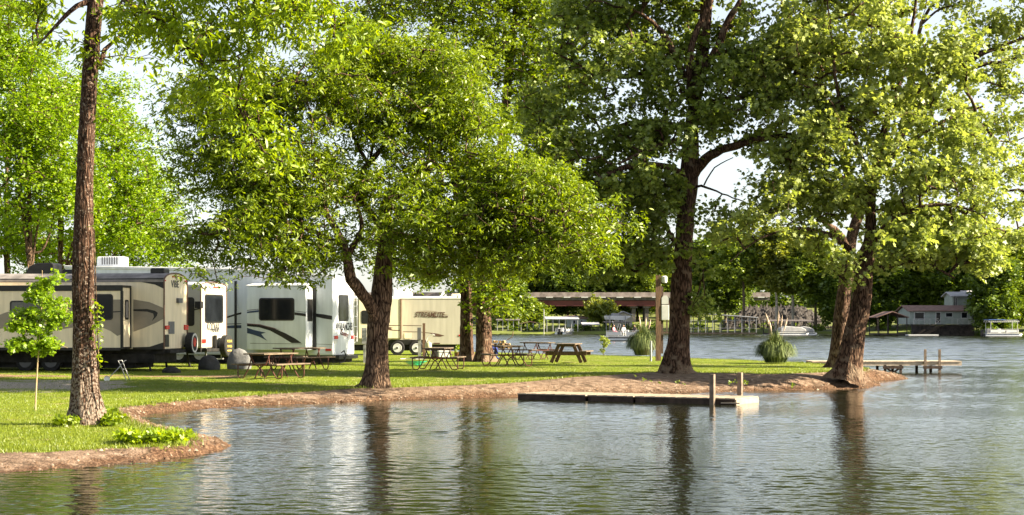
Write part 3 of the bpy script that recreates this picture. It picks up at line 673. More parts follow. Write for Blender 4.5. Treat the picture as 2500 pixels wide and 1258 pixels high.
# --- big dark sycamore
D5 = 52.8
trunk3 = [(1650, 916, 0, .52), (1649, 905, 0, .47), (1650, 880, 0, .41), (1655, 840, 0, .36), (1658, 780, 0, .335), (1662, 700, 0, .33), (1668, 610, 0, .30), (1674, 520, 0, .28), (1680, 450, 0, .30), (1684, 400, 0, .27), (1688, 320, 0, .22), (1697, 250, 0, .20), (1712, 160, 0, .21), (1722, 60, 0, .20), (1730, -80, 0, .16), (1738, -260, 0, .06)]
limbs3 = [trunk3,
 [(1690, 425, 0, .22), (1715, 395, -.2, .17), (1750, 372, -.5, .14), (1800, 358, -.8, .12), (1850, 342, -1, .10), (1920, 335, -1.3, .08), (2000, 345, -1.6, .06), (2090, 330, -1.8, .03)],
 [(1750, 372, -.5, .10), (1810, 345, 0, .09), (1880, 310, .4, .07), (1960, 270, .6, .05), (2020, 230, .8, .025)],
 [(1674, 430, 0, .13), (1640, 412, -.5, .11), (1590, 402, -1, .10), (1530, 408, -1.5, .085), (1480, 430, -1.8, .07), (1430, 465, -2, .04), (1380, 500, -2.1, .02)],
 [(1686, 360, 0, .09), (1640, 343, -.8, .075), (1600, 355, -1.4, .065), (1555, 375, -1.9, .05), (1510, 400, -2.2, .03)],
 [(1690, 320, 0, .12), (1620, 300, .5, .1), (1550, 305, .6, .09), (1480, 320, .6, .07), (1390, 345, .4, .05), (1270, 345, 0, .03)],
 [(1700, 240, 0, .13), (1660, 170, -.3, .11), (1630, 100, -.6, .09), (1590, 50, -.8, .06), (1540, 20, -1, .03)],
 [(1690, 280, 0, .12), (1684, 180, -.7, .11), (1700, 80, -.9, .10), (1735, 0, -1, .08), (1760, -100, -1, .05)],
 [(1725, 160, .0, .15), (1752, 110, -.2, .13), (1775, 50, -.3, .11), (1805, 5, -.4, .09), (1850, -80, -.4, .05)],
 [(1705, 210, 0, .10), (1660, 140, .6, .09), (1600, 110, .9, .07), (1520, 90, 1, .04)],
 [(1700, 240, 0, .11), (1620, 130, .8, .05), (1560, 180, .7, .09), (1500, 185, .4, .08), (1420, 155, .2, .05), (1340, 120, .1, .025)],
 [(1695, 260, 0, .10), (1770, 245, -.7, .08), (1850, 235, -1.2, .06), (1930, 200, -1.4, .03)],
 [(1662, 620, 0, .10), (1648, 590, -.3, .085), (1632, 560, -.5, .065), (1620, 525, -.7, .04), (1606, 480, -.9, .02), (1580, 440, -1, .01)],
 [(1682, 455, 0, .05), (1720, 455, -.3, .035), (1760, 470, -.5, .025), (1830, 500, -.8, .015)],
 [(1720, 450, -.3, .03), (1745, 410, -.5, .022), (1790, 385, -.7, .014)]]
b3 = [(1560, 300, 90, 60, .3, 2, 55), (1480, 360, 90, 50, .3, 2, 50), (1600, 470, 70, 50, .4, 1.6, 40), (1750, 160, 60, 70, .6, 1.6, 30), (1700, -90, 260, 90, 0, 3.5, 260), (1500, 10, 150, 100, 0, 3, 150), (1430, 140, 120, 90, 0, 2.6, 110), (1590, 180, 120, 80, 0, 2.6, 100), (1380, 300, 130, 90, 0, 2.6, 110), (1330, 420, 90, 70, -.3, 2, 60),
 (1490, 450, 130, 70, -1, 2.2, 110), (1420, 570, 130, 65, -1, 2.2, 90), (1560, 560, 80, 70, -1, 1.8, 65), (1510, 650, 90, 35, -1, 1.4, 40), (1610, 340, 100, 70, -.8, 2, 75), (1740, 250, 100, 80, -.6, 2.2, 80), (1850, 100, 130, 100, -.5, 2.6, 140), (1840, 250, 90, 60, -1, 2, 60),
 (1690, 340, 60, 70, -1.5, .8, 28), (1660, 80, 120, 80, 1.4, 2, 75), (1800, 535, 70, 35, -.8, 1.2, 24), (1610, 640, 40, 60, -.6, 1, 22), (1610, 450, 60, 40, -.5, 1.5, 26), (1850, 330, 80, 30, -1, 1.2, 24), (1700, 500, 30, 60, -.5, .6, 9), (1705, 735, 34, 45, -.4, .6, 20), (1710, 630, 22, 40, -.4, .5, 7), (1500, 722, 40, 14, -1.2, .5, 10), (1392, 735, 12, 24, -1.6, .3, 6), (1410, 770, 22, 12, -1.6, .3, 5)]
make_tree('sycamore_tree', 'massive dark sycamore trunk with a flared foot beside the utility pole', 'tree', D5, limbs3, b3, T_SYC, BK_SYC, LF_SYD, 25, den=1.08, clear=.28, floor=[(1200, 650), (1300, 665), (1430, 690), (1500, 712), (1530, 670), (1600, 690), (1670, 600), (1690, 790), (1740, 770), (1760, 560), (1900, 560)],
          roots=[(.1, .40, .16, .38), (1.3, .2, .2, .4), (2.9, .55, .14, .35), (3.9, .2, .25, .4), (4.8, .3, .2, .4), (5.6, .2, .2, .4)], clump=7, cr=.38, sides=36, minz=1.2, flow=.4)
# --- leaning sycamore at the tip of the lawn and the trunk behind it
D6 = 51.5
trunk4 = [(2068, 920, 0, .43), (2072, 905, 0, .40), (2078, 870, 0, .37), (2090, 800, 0, .33), (2102, 750, 0, .31), (2108, 690, 0, .29), (2112, 640, 0, .30), (2124, 590, 0, .20), (2126, 530, 0, .17), (2118, 500, 0, .15), (2105, 465, 0, .15), (2080, 440, 0, .14), (2066, 415, 0, .10), (2072, 380, 0, .06)]
limbs4 = [trunk4,
 [(2126, 560, .0, .16), (2128, 480, .3, .14), (2140, 400, .4, .12), (2165, 300, .4, .10), (2200, 180, .4, .08), (2230, 40, .4, .05), (2240, -100, .4, .03)],
 [(2135, 430, .3, .10), (2180, 380, 0, .09), (2240, 330, -.3, .07), (2310, 290, -.4, .05), (2400, 260, -.4, .03)],
 [(2120, 610, .0, .12), (2160, 560, -.8, .1), (2220, 520, -1.4, .08), (2300, 500, -1.8, .05), (2390, 520, -2, .025)],
 [(2130, 460, .3, .10), (2090, 350, -.5, .08), (2050, 240, -.8, .06), (2030, 120, -1, .04), (2020, 0, -1, .02)],
 [(2112, 660, 0, .09), (2170, 650, -1, .07), (2250, 640, -1.6, .05), (2330, 680, -2, .03)],
 [(2110, 650, 0, .1), (2050, 585, -.6, .09), (1990, 560, -1, .06), (1920, 560, -1.4, .045), (1850, 590, -1.7, .025), (1780, 640, -1.9, .012)],
 [(2085, 445, 0, .08), (2020, 420, -.5, .06), (1950, 440, -.9, .05), (1870, 450, -1.1, .025)]]
b4 = [(2100, 80, 180, 120, 0, 3, 230), (2250, 190, 150, 120, 0, 2.8, 190), (1960, 150, 130, 110, 0, 2.6, 140), (1960, 330, 120, 100, -.5, 2.4, 130), (2130, 310, 150, 110, -1, 2.4, 190), (2330, 370, 110, 90, -.5, 2.2, 120), (2080, 470, 130, 50, -1, 1.4, 75),
 (2260, 500, 140, 90, -1, 2.2, 150), (2360, 600, 100, 70, -1.5, 1.8, 85), (1930, 480, 100, 50, -1.2, 1.6, 55), (2160, 600, 100, 45, -1.6, 1.2, 60), (2280, 622, 110, 36, -1.6, 1.5, 62), (2100, -70, 220, 80, 0, 3, 150), (1980, 590, 110, 30, -1.4, 1.2, 32), (1850, 560, 110, 32, -1.5, 1.2, 26), (2030, 650, 60, 40, -1.4, 1, 22),
 (2110, 725, 25, 30, -.9, .4, 12), (2430, 620, 40, 45, -1.5, 1, 18), (2195, 760, 14, 26, -1.8, .3, 5), (2010, 540, 50, 40, -1, 1, 18), (2180, 400, 120, 70, -2, 1, 60), (2010, 710, 50, 22, -1.2, .6, 12), (2230, 670, 60, 14, -1.8, .8, 10)]
make_tree('sycamore_tree', 'leaning pale-footed sycamore in front at the very tip of the lawn', 'tree', D6, limbs4, b4, T_SYC, BK_SYC, LF_SYC, 26, den=1.05, clear=.40, floor=[(1750, 640), (1900, 620), (2000, 640), (2070, 700), (2090, 755), (2130, 750), (2150, 670), (2200, 640), (2300, 640), (2420, 665), (2500, 640)], group='sycamores at the tip of the lawn',
          roots=[(.2, .2, .2, .5), (1.6, .12, .2, .4), (3.1, .30, .16, .4), (4.6, .15, .2, .5)], clump=7, cr=.38, sides=36, minz=1.2, flow=.4)
D7 = 60.0
limbs5 = [[(2044, 897, 0, .42), (2045, 880, 0, .36), (2048, 840, 0, .31), (2055, 760, 0, .28), (2063, 700, 0, .26), (2072, 640, 0, .24), (2085, 560, .5, .2), (2130, 450, 1, .17), (2200, 330, 1, .15), (2270, 240, .6, .13), (2330, 185, .3, .11), (2380, 140, 0, .09), (2440, 115, 0, .07), (2510, 88, 0, .04)],
 [(2070, 650, 0, .17), (2060, 600, -.5, .15), (2040, 570, -.9, .14), (2015, 545, -1.2, .10), (1960, 500, -1.4, .05)],
 [(2300, 215, .5, .08), (2350, 150, .2, .07), (2400, 125, 0, .06), (2460, 120, 0, .05), (2530, 125, 0, .03)],
 [(2340, 175, .3, .06), (2360, 110, .2, .05), (2400, 85, .2, .03)],
 [(2250, 270, .7, .1), (2330, 190, -.4, .09), (2400, 160, -.6, .07), (2480, 145, -.7, .05), (2560, 110, -.8, .03)],
 [(2330, 190, -.4, .05), (2400, 200, -.6, .04), (2460, 220, -.6, .03), (2530, 240, -.6, .02)],
 [(2200, 330, 1, .1), (2230, 180, 1.4, .09), (2250, 60, 1.6, .07), (2290, 0, 1.6, .05), (2360, -60, 1.6, .02)],
 [(2250, 60, 1.6, .05), (2300, 20, 1.4, .04), (2370, 10, 1.4, .02)],
 [(2270, 250, .6, .07), (2380, 300, 0, .05), (2450, 350, 0, .03), (2520, 330, 0, .02)],
 [(2150, 420, 1, .09), (2260, 430, .5, .07), (2380, 440, .2, .05), (2500, 400, 0, .03)]]
b5 = [(2420, 60, 90, 60, 0, 1.6, 60), (2470, 150, 60, 40, -.4, 1.2, 26), (2350, 130, 50, 40, 0, 1.2, 22), (2450, 290, 70, 50, 0, 1.4, 34), (2480, 400, 60, 60, 0, 1.4, 40), (2440, 500, 70, 60, 0, 1.4, 44), (2460, 600, 50, 50, 0, 1.2, 34), (2300, -60, 180, 70, 1, 2.4, 90), (2330, 30, 60, 40, 1.2, 1.4, 22), (2500, 20, 60, 50, 0, 1.2, 22),
 (2300, 300, 110, 80, 1, 1.8, 55), (2450, 205, 70, 30, -.5, .8, 16), (2480, 240, 50, 30, -.5, .6, 10), (2200, 560, 130, 80, 1.5, 1.8, 60), (1970, 470, 60, 40, -1.2, 1, 20), (2400, 672, 50, 16, .2, 1, 8)]
make_tree('sycamore_tree', 'slimmer trunk behind the leaning one, bare limbs reaching to the upper right', 'tree', D7, limbs5, b5, T_SYC, BK_SYC, LF_SYC, 27, den=.95, floor=[(1750, 640), (2300, 640), (2500, 650)], group='sycamores at the tip of the lawn',
          roots=[(.2, .2, .2, .5), (3.0, .3, .2, .4)], clump=7, cr=.38, sides=30, minz=1.5, flow=.4)
# --- trees behind the trailers on the left
def back_tree(x, base_y, D, crown, seed, label, leaf=None, tr=.16, dens=1.0, minz=1.8):
    xs_ = [c[0] for c in crown]; top = min(c[1] for c in crown)
    lb = [[(x, base_y, 0, tr * 1.3), (x + 3, base_y - 90, 0, tr), (x - 4, (base_y + top) / 2, 0, tr * .7), (x + 5, top + 20, 0, tr * .25)]]
    for i, c in enumerate(crown): lb.append([(x, base_y - 160 - 18 * i, 0, tr * .45), ((x + c[0]) / 2, (base_y - 160 + c[1]) / 2 + 20, c[4] * .5, tr * .32), (c[0], c[1], c[4], tr * .15)])
    return make_tree('maple_tree', label, 'tree', D, lb, [(c[0], c[1], c[2], c[3], c[4], c[5], int(c[6] * dens)) for c in crown], T_MAP, BK_ASH, leaf or LF_MAP, seed, den=2.3, group='trees behind the trailers', clump=9, cr=.7, minz=minz, sides=12, flow=.3, lsc=(.8, 1.3))
back_tree(75, 872, 84, [(20, 60, 80, 90, 0, 2.5, 120), (60, 180, 100, 80, 0, 3, 140), (110, 300, 120, 90, -.5, 3, 170), (30, 320, 110, 100, -.5, 3, 140), (60, 470, 130, 90, 0, 3, 150), (150, 440, 100, 90, 0, 3, 110)], 41, 'tallest bright green tree behind the trailers at the far left')
back_tree(150, 868, 90, [(250, 240, 60, 60, 0, 2.5, 70), (280, 330, 80, 70, 0, 2.5, 110), (310, 440, 90, 80, 0, 2.8, 130), (230, 520, 100, 90, 0, 3, 120), (350, 540, 70, 80, 0, 2.4, 90), (160, 250, 60, 70, 0, 2.5, 60)], 42, 'pointed yellow-green tree seen just right of the nearest trunk')
back_tree(285, 866, 96, [(300, 590, 110, 60, 0, 2.5, 100), (380, 480, 50, 60, 0, 2, 50), (400, 600, 40, 50, 0, 2, 34), (200, 620, 90, 40, 0, 2.4, 60)], 43, 'lower tree filling in behind the grey rooftop unit', minz=2.6)
back_tree(20, 866, 94, [(10, 560, 100, 70, 0, 3, 100), (100, 600, 100, 60, 0, 3, 90), (-60, 300, 120, 160, 0, 3, 130), (-40, 100, 90, 90, 0, 3, 70)], 44, 'dark leafy tree with bare stems above the leftmost trailer', minz=2.6)
# --- sapling on the lawn
sp = templates(SYC, 26, .13, .6, .075, .2, rt, tuft=4)
g_ = G(88, 1002); Ds = g_.y
make_tree('oak_sapling', 'slender young oak with bright leaves left of the nearest trunk', 'sapling', Ds,
 [[(86, 1002, 0, .022), (88, 960, 0, .018), (91, 900, 0, .016), (95, 850, 0, .014), (98, 790, 0, .011), (103, 730, 0, .008), (103, 660, 0, .004)],
  [(97, 800, 0, .007), (60, 790, -.1, .005), (20, 780, -.1, .003)], [(98, 780, 0, .007), (130, 750, .1, .005), (165, 740, .1, .003)], [(95, 850, 0, .007), (50, 845, .1, .005), (25, 850, .1, .003)], [(95, 845, 0, .007), (140, 840, -.1, .004), (165, 850, -.1, .003)]],
 [(60, 775, 45, 20, 0, .3, 30), (130, 760, 40, 32, 0, .3, 34), (95, 720, 30, 28, 0, .25, 22), (105, 680, 18, 20, 0, .15, 9), (140, 685, 14, 8, 0, .1, 4), (50, 840, 40, 16, 0, .3, 20), (120, 845, 50, 22, 0, .3, 34), (95, 800, 40, 20, 0, .3, 18), (40, 800, 25, 10, 0, .2, 8)],
 sp, mat('sapling_bark', (.42, .30, .17), .9, .15, 8), LF_SAP, 51, clump=2, cr=.07, tip_r=.002, sides=8, minz=.3, flow=.3)
# ------------------------------------------------------------------ trailers
CAMV = Vector((0, 0, CAMZ))
def ray(x, y): return Vector(((x - 1250) / F, 1.0, -(y - HY) / F))
class Trailer:
    """local x: front(-) to rear(0); local y: 0 = wall facing the camera, w = far wall; z up from the ground"""
    def __init__(s, name, label, A, th, group=None):
        s.th = th; s.o = Vector(A)
        s.e = empty(name, A, th, label, 'travel trailer', group)
        s.M = Matrix.Rotation(th, 3, 'Z')
    def side(s, x, y, off=0.0):         # pixel -> (x, z) on the plane local y = off
        d = s.M.transposed() @ ray(x, y); c = s.M.transposed() @ (CAMV - s.o)
        t = (off - c.y) / d.y; p = c + d * t; return (p.x, p.z)
    def rear(s, x, y, off=0.0):         # pixel -> (y, z) on the plane local x = off
        d = s.M.transposed() @ ray(x, y); c = s.M.transposed() @ (CAMV - s.o)
        t = (off - c.x) / d.x; p = c + d * t; return (p.y, p.z)
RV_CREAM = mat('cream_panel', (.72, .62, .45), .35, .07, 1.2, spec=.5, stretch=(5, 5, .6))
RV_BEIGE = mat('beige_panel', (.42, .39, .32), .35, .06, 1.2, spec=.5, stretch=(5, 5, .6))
RV_WHITE = mat('white_panel', (.60, .63, .68), .3, .06, 1.0, spec=.5, stretch=(5, 5, .6))
RV_PALE = mat('pale_panel', (.43, .40, .34), .35, .05, 1.0, spec=.5)
BLK = mat('black_trim', (.012, .011, .011), .45, .3, 8)
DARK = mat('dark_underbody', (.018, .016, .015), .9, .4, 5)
GLS = glassmat('tinted_glass')
TAUPE = mat('taupe_stripe', (.235, .20, .155), .4, .05, 3)
NAVY = mat('navy_stripe', (.03, .05, .11), .35, .1, 3)
MARO = mat('maroon_stripe', (.14, .03, .02), .4, .1, 3)
RED = mat('red_lens', (.50, .015, .01), .25, .1, 20, spec=.6)
ROOFG = mat('roof_membrane', (.22, .20, .19), .8, .2, 3)
ROOFW = mat('white_roof', (.62, .63, .64), .6, .08, 3)
TYRE = mat('tyre_rubber', (.016, .016, .017), .8, .3, 20)
ALU = mat('aluminium', (.62, .62, .62), .35, .1, 8, metal=.7)
WHT = mat('white_paint', (.54, .54, .53), .4, .06, 5)
GREY = mat('grey_plastic', (.12, .12, .13), .6, .1, 6)
GALV = mat('galvanised', (.32, .32, .32), .5, .15, 8, metal=.4)
RUST = mat('rusty_red_frame', (.10, .030, .020), .6, .3, 14)
WOODW = mat('weathered_plank', (.17, .125, .085), .85, .25, 3, bump=.4, stretch=(8, 1, 8))
WOODD = mat('dark_plank', (.10, .065, .045), .85, .3, 3, bump=.4, stretch=(8, 1, 8))
POSTW = mat('brown_post', (.135, .078, .045), .9, .25, 4, bump=.5, stretch=(6, 6, .6))
GOLD = mat('gold_lettering', (.50, .36, .10), .5, .1, 9)
INK = mat('dark_lettering', (.03, .03, .035), .5, .1, 9)
def plate(name, poly, t0, t1, axis, m, parent, bevel=0):
    mb = MB(); mb.prism(poly, t0, t1, axis); return mb.build(name, m, parent, bevel=bevel)
def body(T, L, w, z0, zs, arch, wallm, roofm, narch=10, zf=None):
    """walls with an arched or flat top, plus a roof skin a little proud of them"""
    top = [(w * (1 - math.cos(math.pi * i / narch)) / 2, zs + arch * math.sin(math.pi * i / narch)) for i in range(narch + 1)]
    poly = [(0, z0)] + [(y, z) for y, z in top] + [(w, z0)]
    mb = MB(); mb.prism(poly, -L, 0, 'x'); b = mb.build('body', wallm, T.e, bevel=.025)
    out = [(-.02, zs - .06)] + [(y + (-.02 if i == 0 else .02 if i == narch else 0), z + .012) for i, (y, z) in enumerate(top)] + [(w + .02, zs - .06)]
    inn = [(w + .004, zs - .06)] + [(y, z + .002) for y, z in reversed(top)] + [(-.004, zs - .06)]
    mb = MB(); mb.prism(out + inn, -L - .01, .03, 'x'); mb.build('roof', roofm, T.e)
    return b
def wheel(T, x, y, r=.36, rim=WHT, facing=-1):
    p = empty_part('wheel', T, (x, y, r))
    return p
def wheel_obj(parent, x, y, r=.36, w=.22, rimm=WHT):
    mb = MB(); mb.lathe([(r * .6, -w / 2), (r * .92, -w / 2), (r, -w / 2 + .03), (r, w / 2 - .03), (r * .92, w / 2), (r * .6, w / 2)], (0, 0, 0), 24, 'y')
    o = mb.build('wheel', TYRE, parent, smooth=True, loc=(x, y, r))
    mb = MB(); mb.lathe([(r * .62, -w / 2 - .012), (r * .56, -w / 2 - .02), (r * .5, -w / 2 + .02), (r * .2, -w / 2 + .005), (r * .16, -w / 2 - .02), (.001, -w / 2 - .03)], (0, 0, 0), 24, 'y')
    mb.build('rim', rimm, o, smooth=True)
    mb = MB(); mb.lathe([(r * .15, -w / 2 - .031), (r * .15, -w / 2 - .045), (.001, -w / 2 - .05)], (0, 0, 0), 12, 'y'); mb.build('hub', DARK, o)
    mb = MB(); mb.lathe([(r * .47, -w / 2 + .012), (r * .33, -w / 2 + .004), (r * .33, -w / 2 - .001), (r * .47, -w / 2 + .007)], (0, 0, 0), 24, 'y'); mb.build('rim_slots', GREY, o)
    return o
DEEP = .16
def chassis(T, L, w, z0, legs=((-8.2, .3), (-.9, .3), (-.9, 2.1)), axles=((-4.2,), )):
    mb = MB(); mb.box((-L + .1, .12, z0 - DEEP), (-.05, w - .12, z0 - .003)); mb.box((-L - 1.0, .9, z0 - .2), (-L + .1, 1.0, z0 - .08)); mb.box((-L - 1.0, 1.4, z0 - .2), (-L + .1, 1.5, z0 - .08))
    mb.box((-.02, .2, z0 - .14), (.16, w - .2, z0 - .03))
    c = mb.build('chassis', DARK, T.e)
    for x, y in legs:
        mb = MB(); mb.bar((x, y, z0 - .1), (x + .12, y, .02), .06); mb.box((x + .02, y - .1, 0), (x + .22, y + .1, .03)); mb.build('stabiliser_leg', DARK, c)
def window(T, poly, off, axis='y', proud=.012, frame=BLK, glass=GLS):
    """dark framed window lying on the wall"""
    cx = sum(p[0] for p in poly) / len(poly); cz = sum(p[1] for p in poly) / len(poly)
    sg = -1 if axis == 'y' else 1
    f = plate('window', poly, off, off + sg * proud, axis, frame, T.e)
    sm = [(cx + (p[0] - cx) * .88, cz + (p[1] - cz) * .90) for p in poly]
    plate('pane', sm, off + sg * (proud + .001), off + sg * (proud + .005), axis, glass, f)
    return f
def cz1(X, Y): return (X / 3.7, 600 + Y / 3.7)
def cz2(X, Y): return (400 + X / 3.7, 620 + Y / 3.7)
def cz3(X, Y): return (840 + X / 4.193, 660 + Y / 4.193)
# ---- cream trailer with the arched tail (front of the row)
d_ = 55.0
A = Vector(((400 - 1250) / F * d_, d_, lawn_z(d_)))
T = Trailer('travel_trailer', 'cream trailer with arched tail and taupe wave stripes, nearest of the row', A, R(-7)); w_ = 2.42
s1 = lambda pts, off=0: [T.side(*cz1(*p), off) for p in pts]
r1 = lambda pts, off=0: [T.rear(*cz1(*p), off) for p in pts]
z0 = T.side(*cz1(1475, 935))[1]; zs = T.side(*cz1(1475, 312))[1]; zt = T.rear(*cz1(1580, 250))[1]
L_ = 9.6
body(T, L_, w_, z0, zs, zt - zs, RV_CREAM, ROOFG)
chassis(T, L_, w_, z0, legs=((-8.6, .35), (-8.6, 2.05), (-.7, .35), (-.7, 2.05)))
mb = MB(); mb.box((-L_ + .2, .06, z0 - .46), (-.35, w_ - .06, z0 - .165)); mb.box((-L_ + .8, .35, .12), (-1.1, w_ - .3, z0 - .465)); mb.build('underbody_shade', DARK, T.e)  # dark boxes added to stand in for the deep shade under the trailer
plate('roof_stripe', s1([(0, 300), (820, 300), (1476, 292), (1476, 388), (1400, 352), (1250, 324), (1100, 315), (950, 316), (820, 322), (0, 322)]), 0, -.006, 'y', BLK, T.e)
plate('lower_stripe', s1([(1350, 914), (1476, 874), (1476, 938), (1200, 938), (1200, 918)]), 0, -.006, 'y', BLK, T.e)
SO = -.82
sx1, sz1 = T.side(*cz1(1102, 362), SO); sx0 = -8.3; szb = T.side(*cz1(1102, 930), SO)[1]
mb = MB(); mb.box((sx0, SO, szb), (sx1, -.002, sz1)); sl_ = mb.build('slide_out', RV_CREAM, T.e, bevel=.02)
mb = MB(); t_ = .075
mb.box((sx0 - .02, SO - .02, sz1 - .17), (sx1 + .03, SO + .004, sz1 + .02)); mb.box((sx1 - .05, SO - .018, szb - .02), (sx1 + .032, SO + .05, sz1 - .17)); mb.box((sx0 - .02, SO - .018, szb - .06), (sx1 - .05, SO + .004, szb + .03))
mb.box((sx1 + .0, SO + .05, sz1 - .06), (sx1 + .02, -.002, sz1 + .02)); mb.box((sx1 + .0, -.09, szb), (sx1 + .025, -.0, sz1 - .06)); mb.box((sx1, SO + .05, szb - .02), (sx1 + .02, -.09, szb + .05))
mb.build('slide_trim', BLK, sl_)
mb = MB(); zz0 = T.rear(*cz1(1160, 668), sx1)[1]; zz1 = T.rear(*cz1(1160, 490), sx1)[1]
mb.prism(rrect(-.56, zz0, -.22, zz1, .08), sx1 + .002, sx1 + .014, 'x'); mb.build('window', BLK, sl_)
mb = MB(); mb.prism(rrect(-.50, zz0 + .06, -.28, zz1 - .06, .05), sx1 + .015, sx1 + .018, 'x'); mb.build('pane', mat('blind', (.22, .20, .19), .7, .1, 30), sl_)
plate('window', rrect(*T.side(*cz1(826, 672), SO), *T.side(*cz1(1022, 437), SO), .1), SO, SO - .014, 'y', BLK, sl_)
plate('pane', rrect(*T.side(*cz1(836, 660), SO), *T.side(*cz1(1010, 449), SO), .07), SO - .015, SO - .018, 'y', GLS, sl_)
plate('window', rrect(*T.side(*cz1(90, 665), SO), *T.side(*cz1(480, 497), SO), .09), SO, SO - .014, 'y', BLK, sl_)
plate('pane', rrect(*T.side(*cz1(104, 652), SO), *T.side(*cz1(466, 510), SO), .06), SO - .015, SO - .018, 'y', glassmat('blind_glass', (.10, .10, .10)), sl_)
plate('taupe_wave', s1([(510, 520), (650, 498), (826, 486), (1098, 487), (1098, 800), (1060, 816), (1000, 772), (930, 742), (860, 733), (700, 735), (510, 760)], SO), SO, SO - .006, 'y', TAUPE, sl_)
plate('taupe_wave', s1([(-40, 640), (60, 600), (180, 588), (400, 590), (510, 600), (510, 700), (300, 700), (150, 735), (-40, 755)], SO), SO, SO - .005, 'y', TAUPE, sl_)
plate('pin_stripe', s1([(1022, 594), (1098, 590), (1098, 600), (1022, 604)], SO), SO - .007, SO - .010, 'y', BLK, sl_)
plate('taupe_wave', s1([(1205, 486), (1350, 510), (1474, 562), (1474, 662), (1400, 702), (1300, 745), (1205, 778)]), 0, -.006, 'y', TAUPE, T.e)
plate('hook_stripe', s1([(1205, 575), (1330, 572), (1400, 588), (1426, 606), (1418, 634), (1374, 682), (1392, 640), (1384, 614), (1335, 597), (1205, 590)]), -.007, -.011, 'y', BLK, T.e)
plate('taupe_wave', s1([(-300, 640), (-60, 560), (8, 520), (8, 560), (-60, 640), (-300, 760)]), 0, -.006, 'y', TAUPE, T.e)
# tail details
rr_ = lambda X0, Y0, X1, Y1: (T.rear(*cz1(X0, Y1))[0], T.rear(*cz1(X0, Y1))[1], T.rear(*cz1(X1, Y0))[0], T.rear(*cz1(X1, Y0))[1])
def rbox(name, X0, Y0, X1, Y1, m, depth=.03, rad=.02, f=None):
    a = (f or rr_)(X0, Y0, X1, Y1); mb = MB(); r_ = min(rad, abs(a[2] - a[0]) * .4, abs(a[3] - a[1]) * .4); mb.prism(rrect(*a, r_), .002, depth, 'x'); return mb.build(name, m, T.e)
mb = MB(); na = 14
arc_o = [(w_ * (1 - math.cos(math.pi * i / na)) / 2, zs + (zt - zs) * math.sin(math.pi * i / na)) for i in range(na + 1)]
mb.tube([(.012, -.005, z0)] + [(.012, y, z) for y, z in arc_o] + [(.012, w_ + .005, z0)], .028, 6); mb.build('edge_moulding', mat('bronze_trim', (.10, .045, .025), .5, .1, 5), T.e)
for X in (1560, 1582, 1604): rbox('marker_lamp', X - 6, 273, X + 6, 287, RED)
rbox('marker_lamp', 1481, 310, 1492, 322, RED); rbox('marker_lamp', 1668, 316, 1680, 328, RED)
rbox('tail_lamp', 1489, 722, 1520, 756, RED, .05, .03); rbox('tail_lamp', 1660, 716, 1690, 762, RED, .05, .03)
rbox('vent_hood', 1592, 476, 1628, 517, GREY, .09, .02); rbox('equipment_panel', 1521, 685, 1572, 798, GREY, .02, .01); rbox('hatch', 1490, 803, 1523, 916, BLK, .02, .03)
q = T.rear(*cz1(1580, 350)); text_mesh('lettering', 'VIBE', .34, INK, T.e, (.006, q[0], q[1]), (R(90), 0, R(90)), sx=1.25)
mb = MB(); mb.box((-3.95, .9, zt - .04), (-3.35, 1.5, zt + .14)); mb.build('roof_vent', BLK, T.e, bevel=.05)
mb = MB(); mb.box((-.75, .75, zt - .05), (-.25, 1.35, zt + .17)); mb.build('roof_vent', BLK, T.e, bevel=.05)
xa = T.side(*cz1(245, 260), .9)[0]; xb = T.side(*cz1(490, 260), .9)[0]; zc = T.side(*cz1(300, 155), .9)[1]
mb = MB(); mb.prism([(xa, zs), (xb, zs), (xb, zc - .05), (xb - .1, zc), (xa + .35, zc - .02), (xa + .12, zc - .12), (xa, zc - .3)], .8, 1.6, 'y'); mb.build('roof_air_conditioner', BLK, T.e, bevel=.03)
for x in (-4.9, -4.0): wheel_obj(T.e, x, .2, .36, .22, GREY)
def spare(T, y, z, off, textm, body_, emblem, r=.37, rot=R(0)):
    p = MB(); p.lathe([(.001, 0), (r * .9, 0), (r, .03), (r, .22), (r * .93, .25), (.001, .255)], (0, 0, 0), 28, 'x')
    o = p.build('spare_wheel', TYRE, T.e, smooth=True, loc=(off, y, z)); o.rotation_euler = (0, 0, rot)
    mb = MB(); mb.bar((-.15, 0, -.1), (.0, 0, -.1), .08); mb.build('bracket', DARK, o)
    if emblem == 'ring':
        mb = MB()
        for k in range(24):
            a0, a1 = 6.283 * k / 24, 6.283 * (k + 1) / 24
            mb.add([(.259, .27 * math.cos(a0), .27 * math.sin(a0)), (.259, .34 * math.cos(a0), .34 * math.sin(a0)), (.259, .34 * math.cos(a1), .34 * math.sin(a1)), (.259, .27 * math.cos(a1), .27 * math.sin(a1))], [(0, 1, 2, 3)])
        mb.build('emblem_ring', WHT, o)
        mb = MB(); mb.lathe([(.17, .256), (.165, .262)], (0, 0, .03), 7, 'x'); mb.build('emblem', RED, o)
    else:
        text_mesh('emblem', 'EXPRESS', .12, textm, o, (.262, 0, -.02), (R(90), 0, R(90)))
        text_mesh('emblem', 'KODIAK', .13, textm, o, (.262, 0, .17), (R(90), 0, R(90)))
        mb = MB(); mb.box((.257, -.2, -.2), (.262, .2, -.15)); mb.build('emblem', textm, o)
    return o
zsp = T.rear(*cz1(1730, 880), .3)[1]
spare(T, 2.15, zsp, .12, None, None, 'ring')
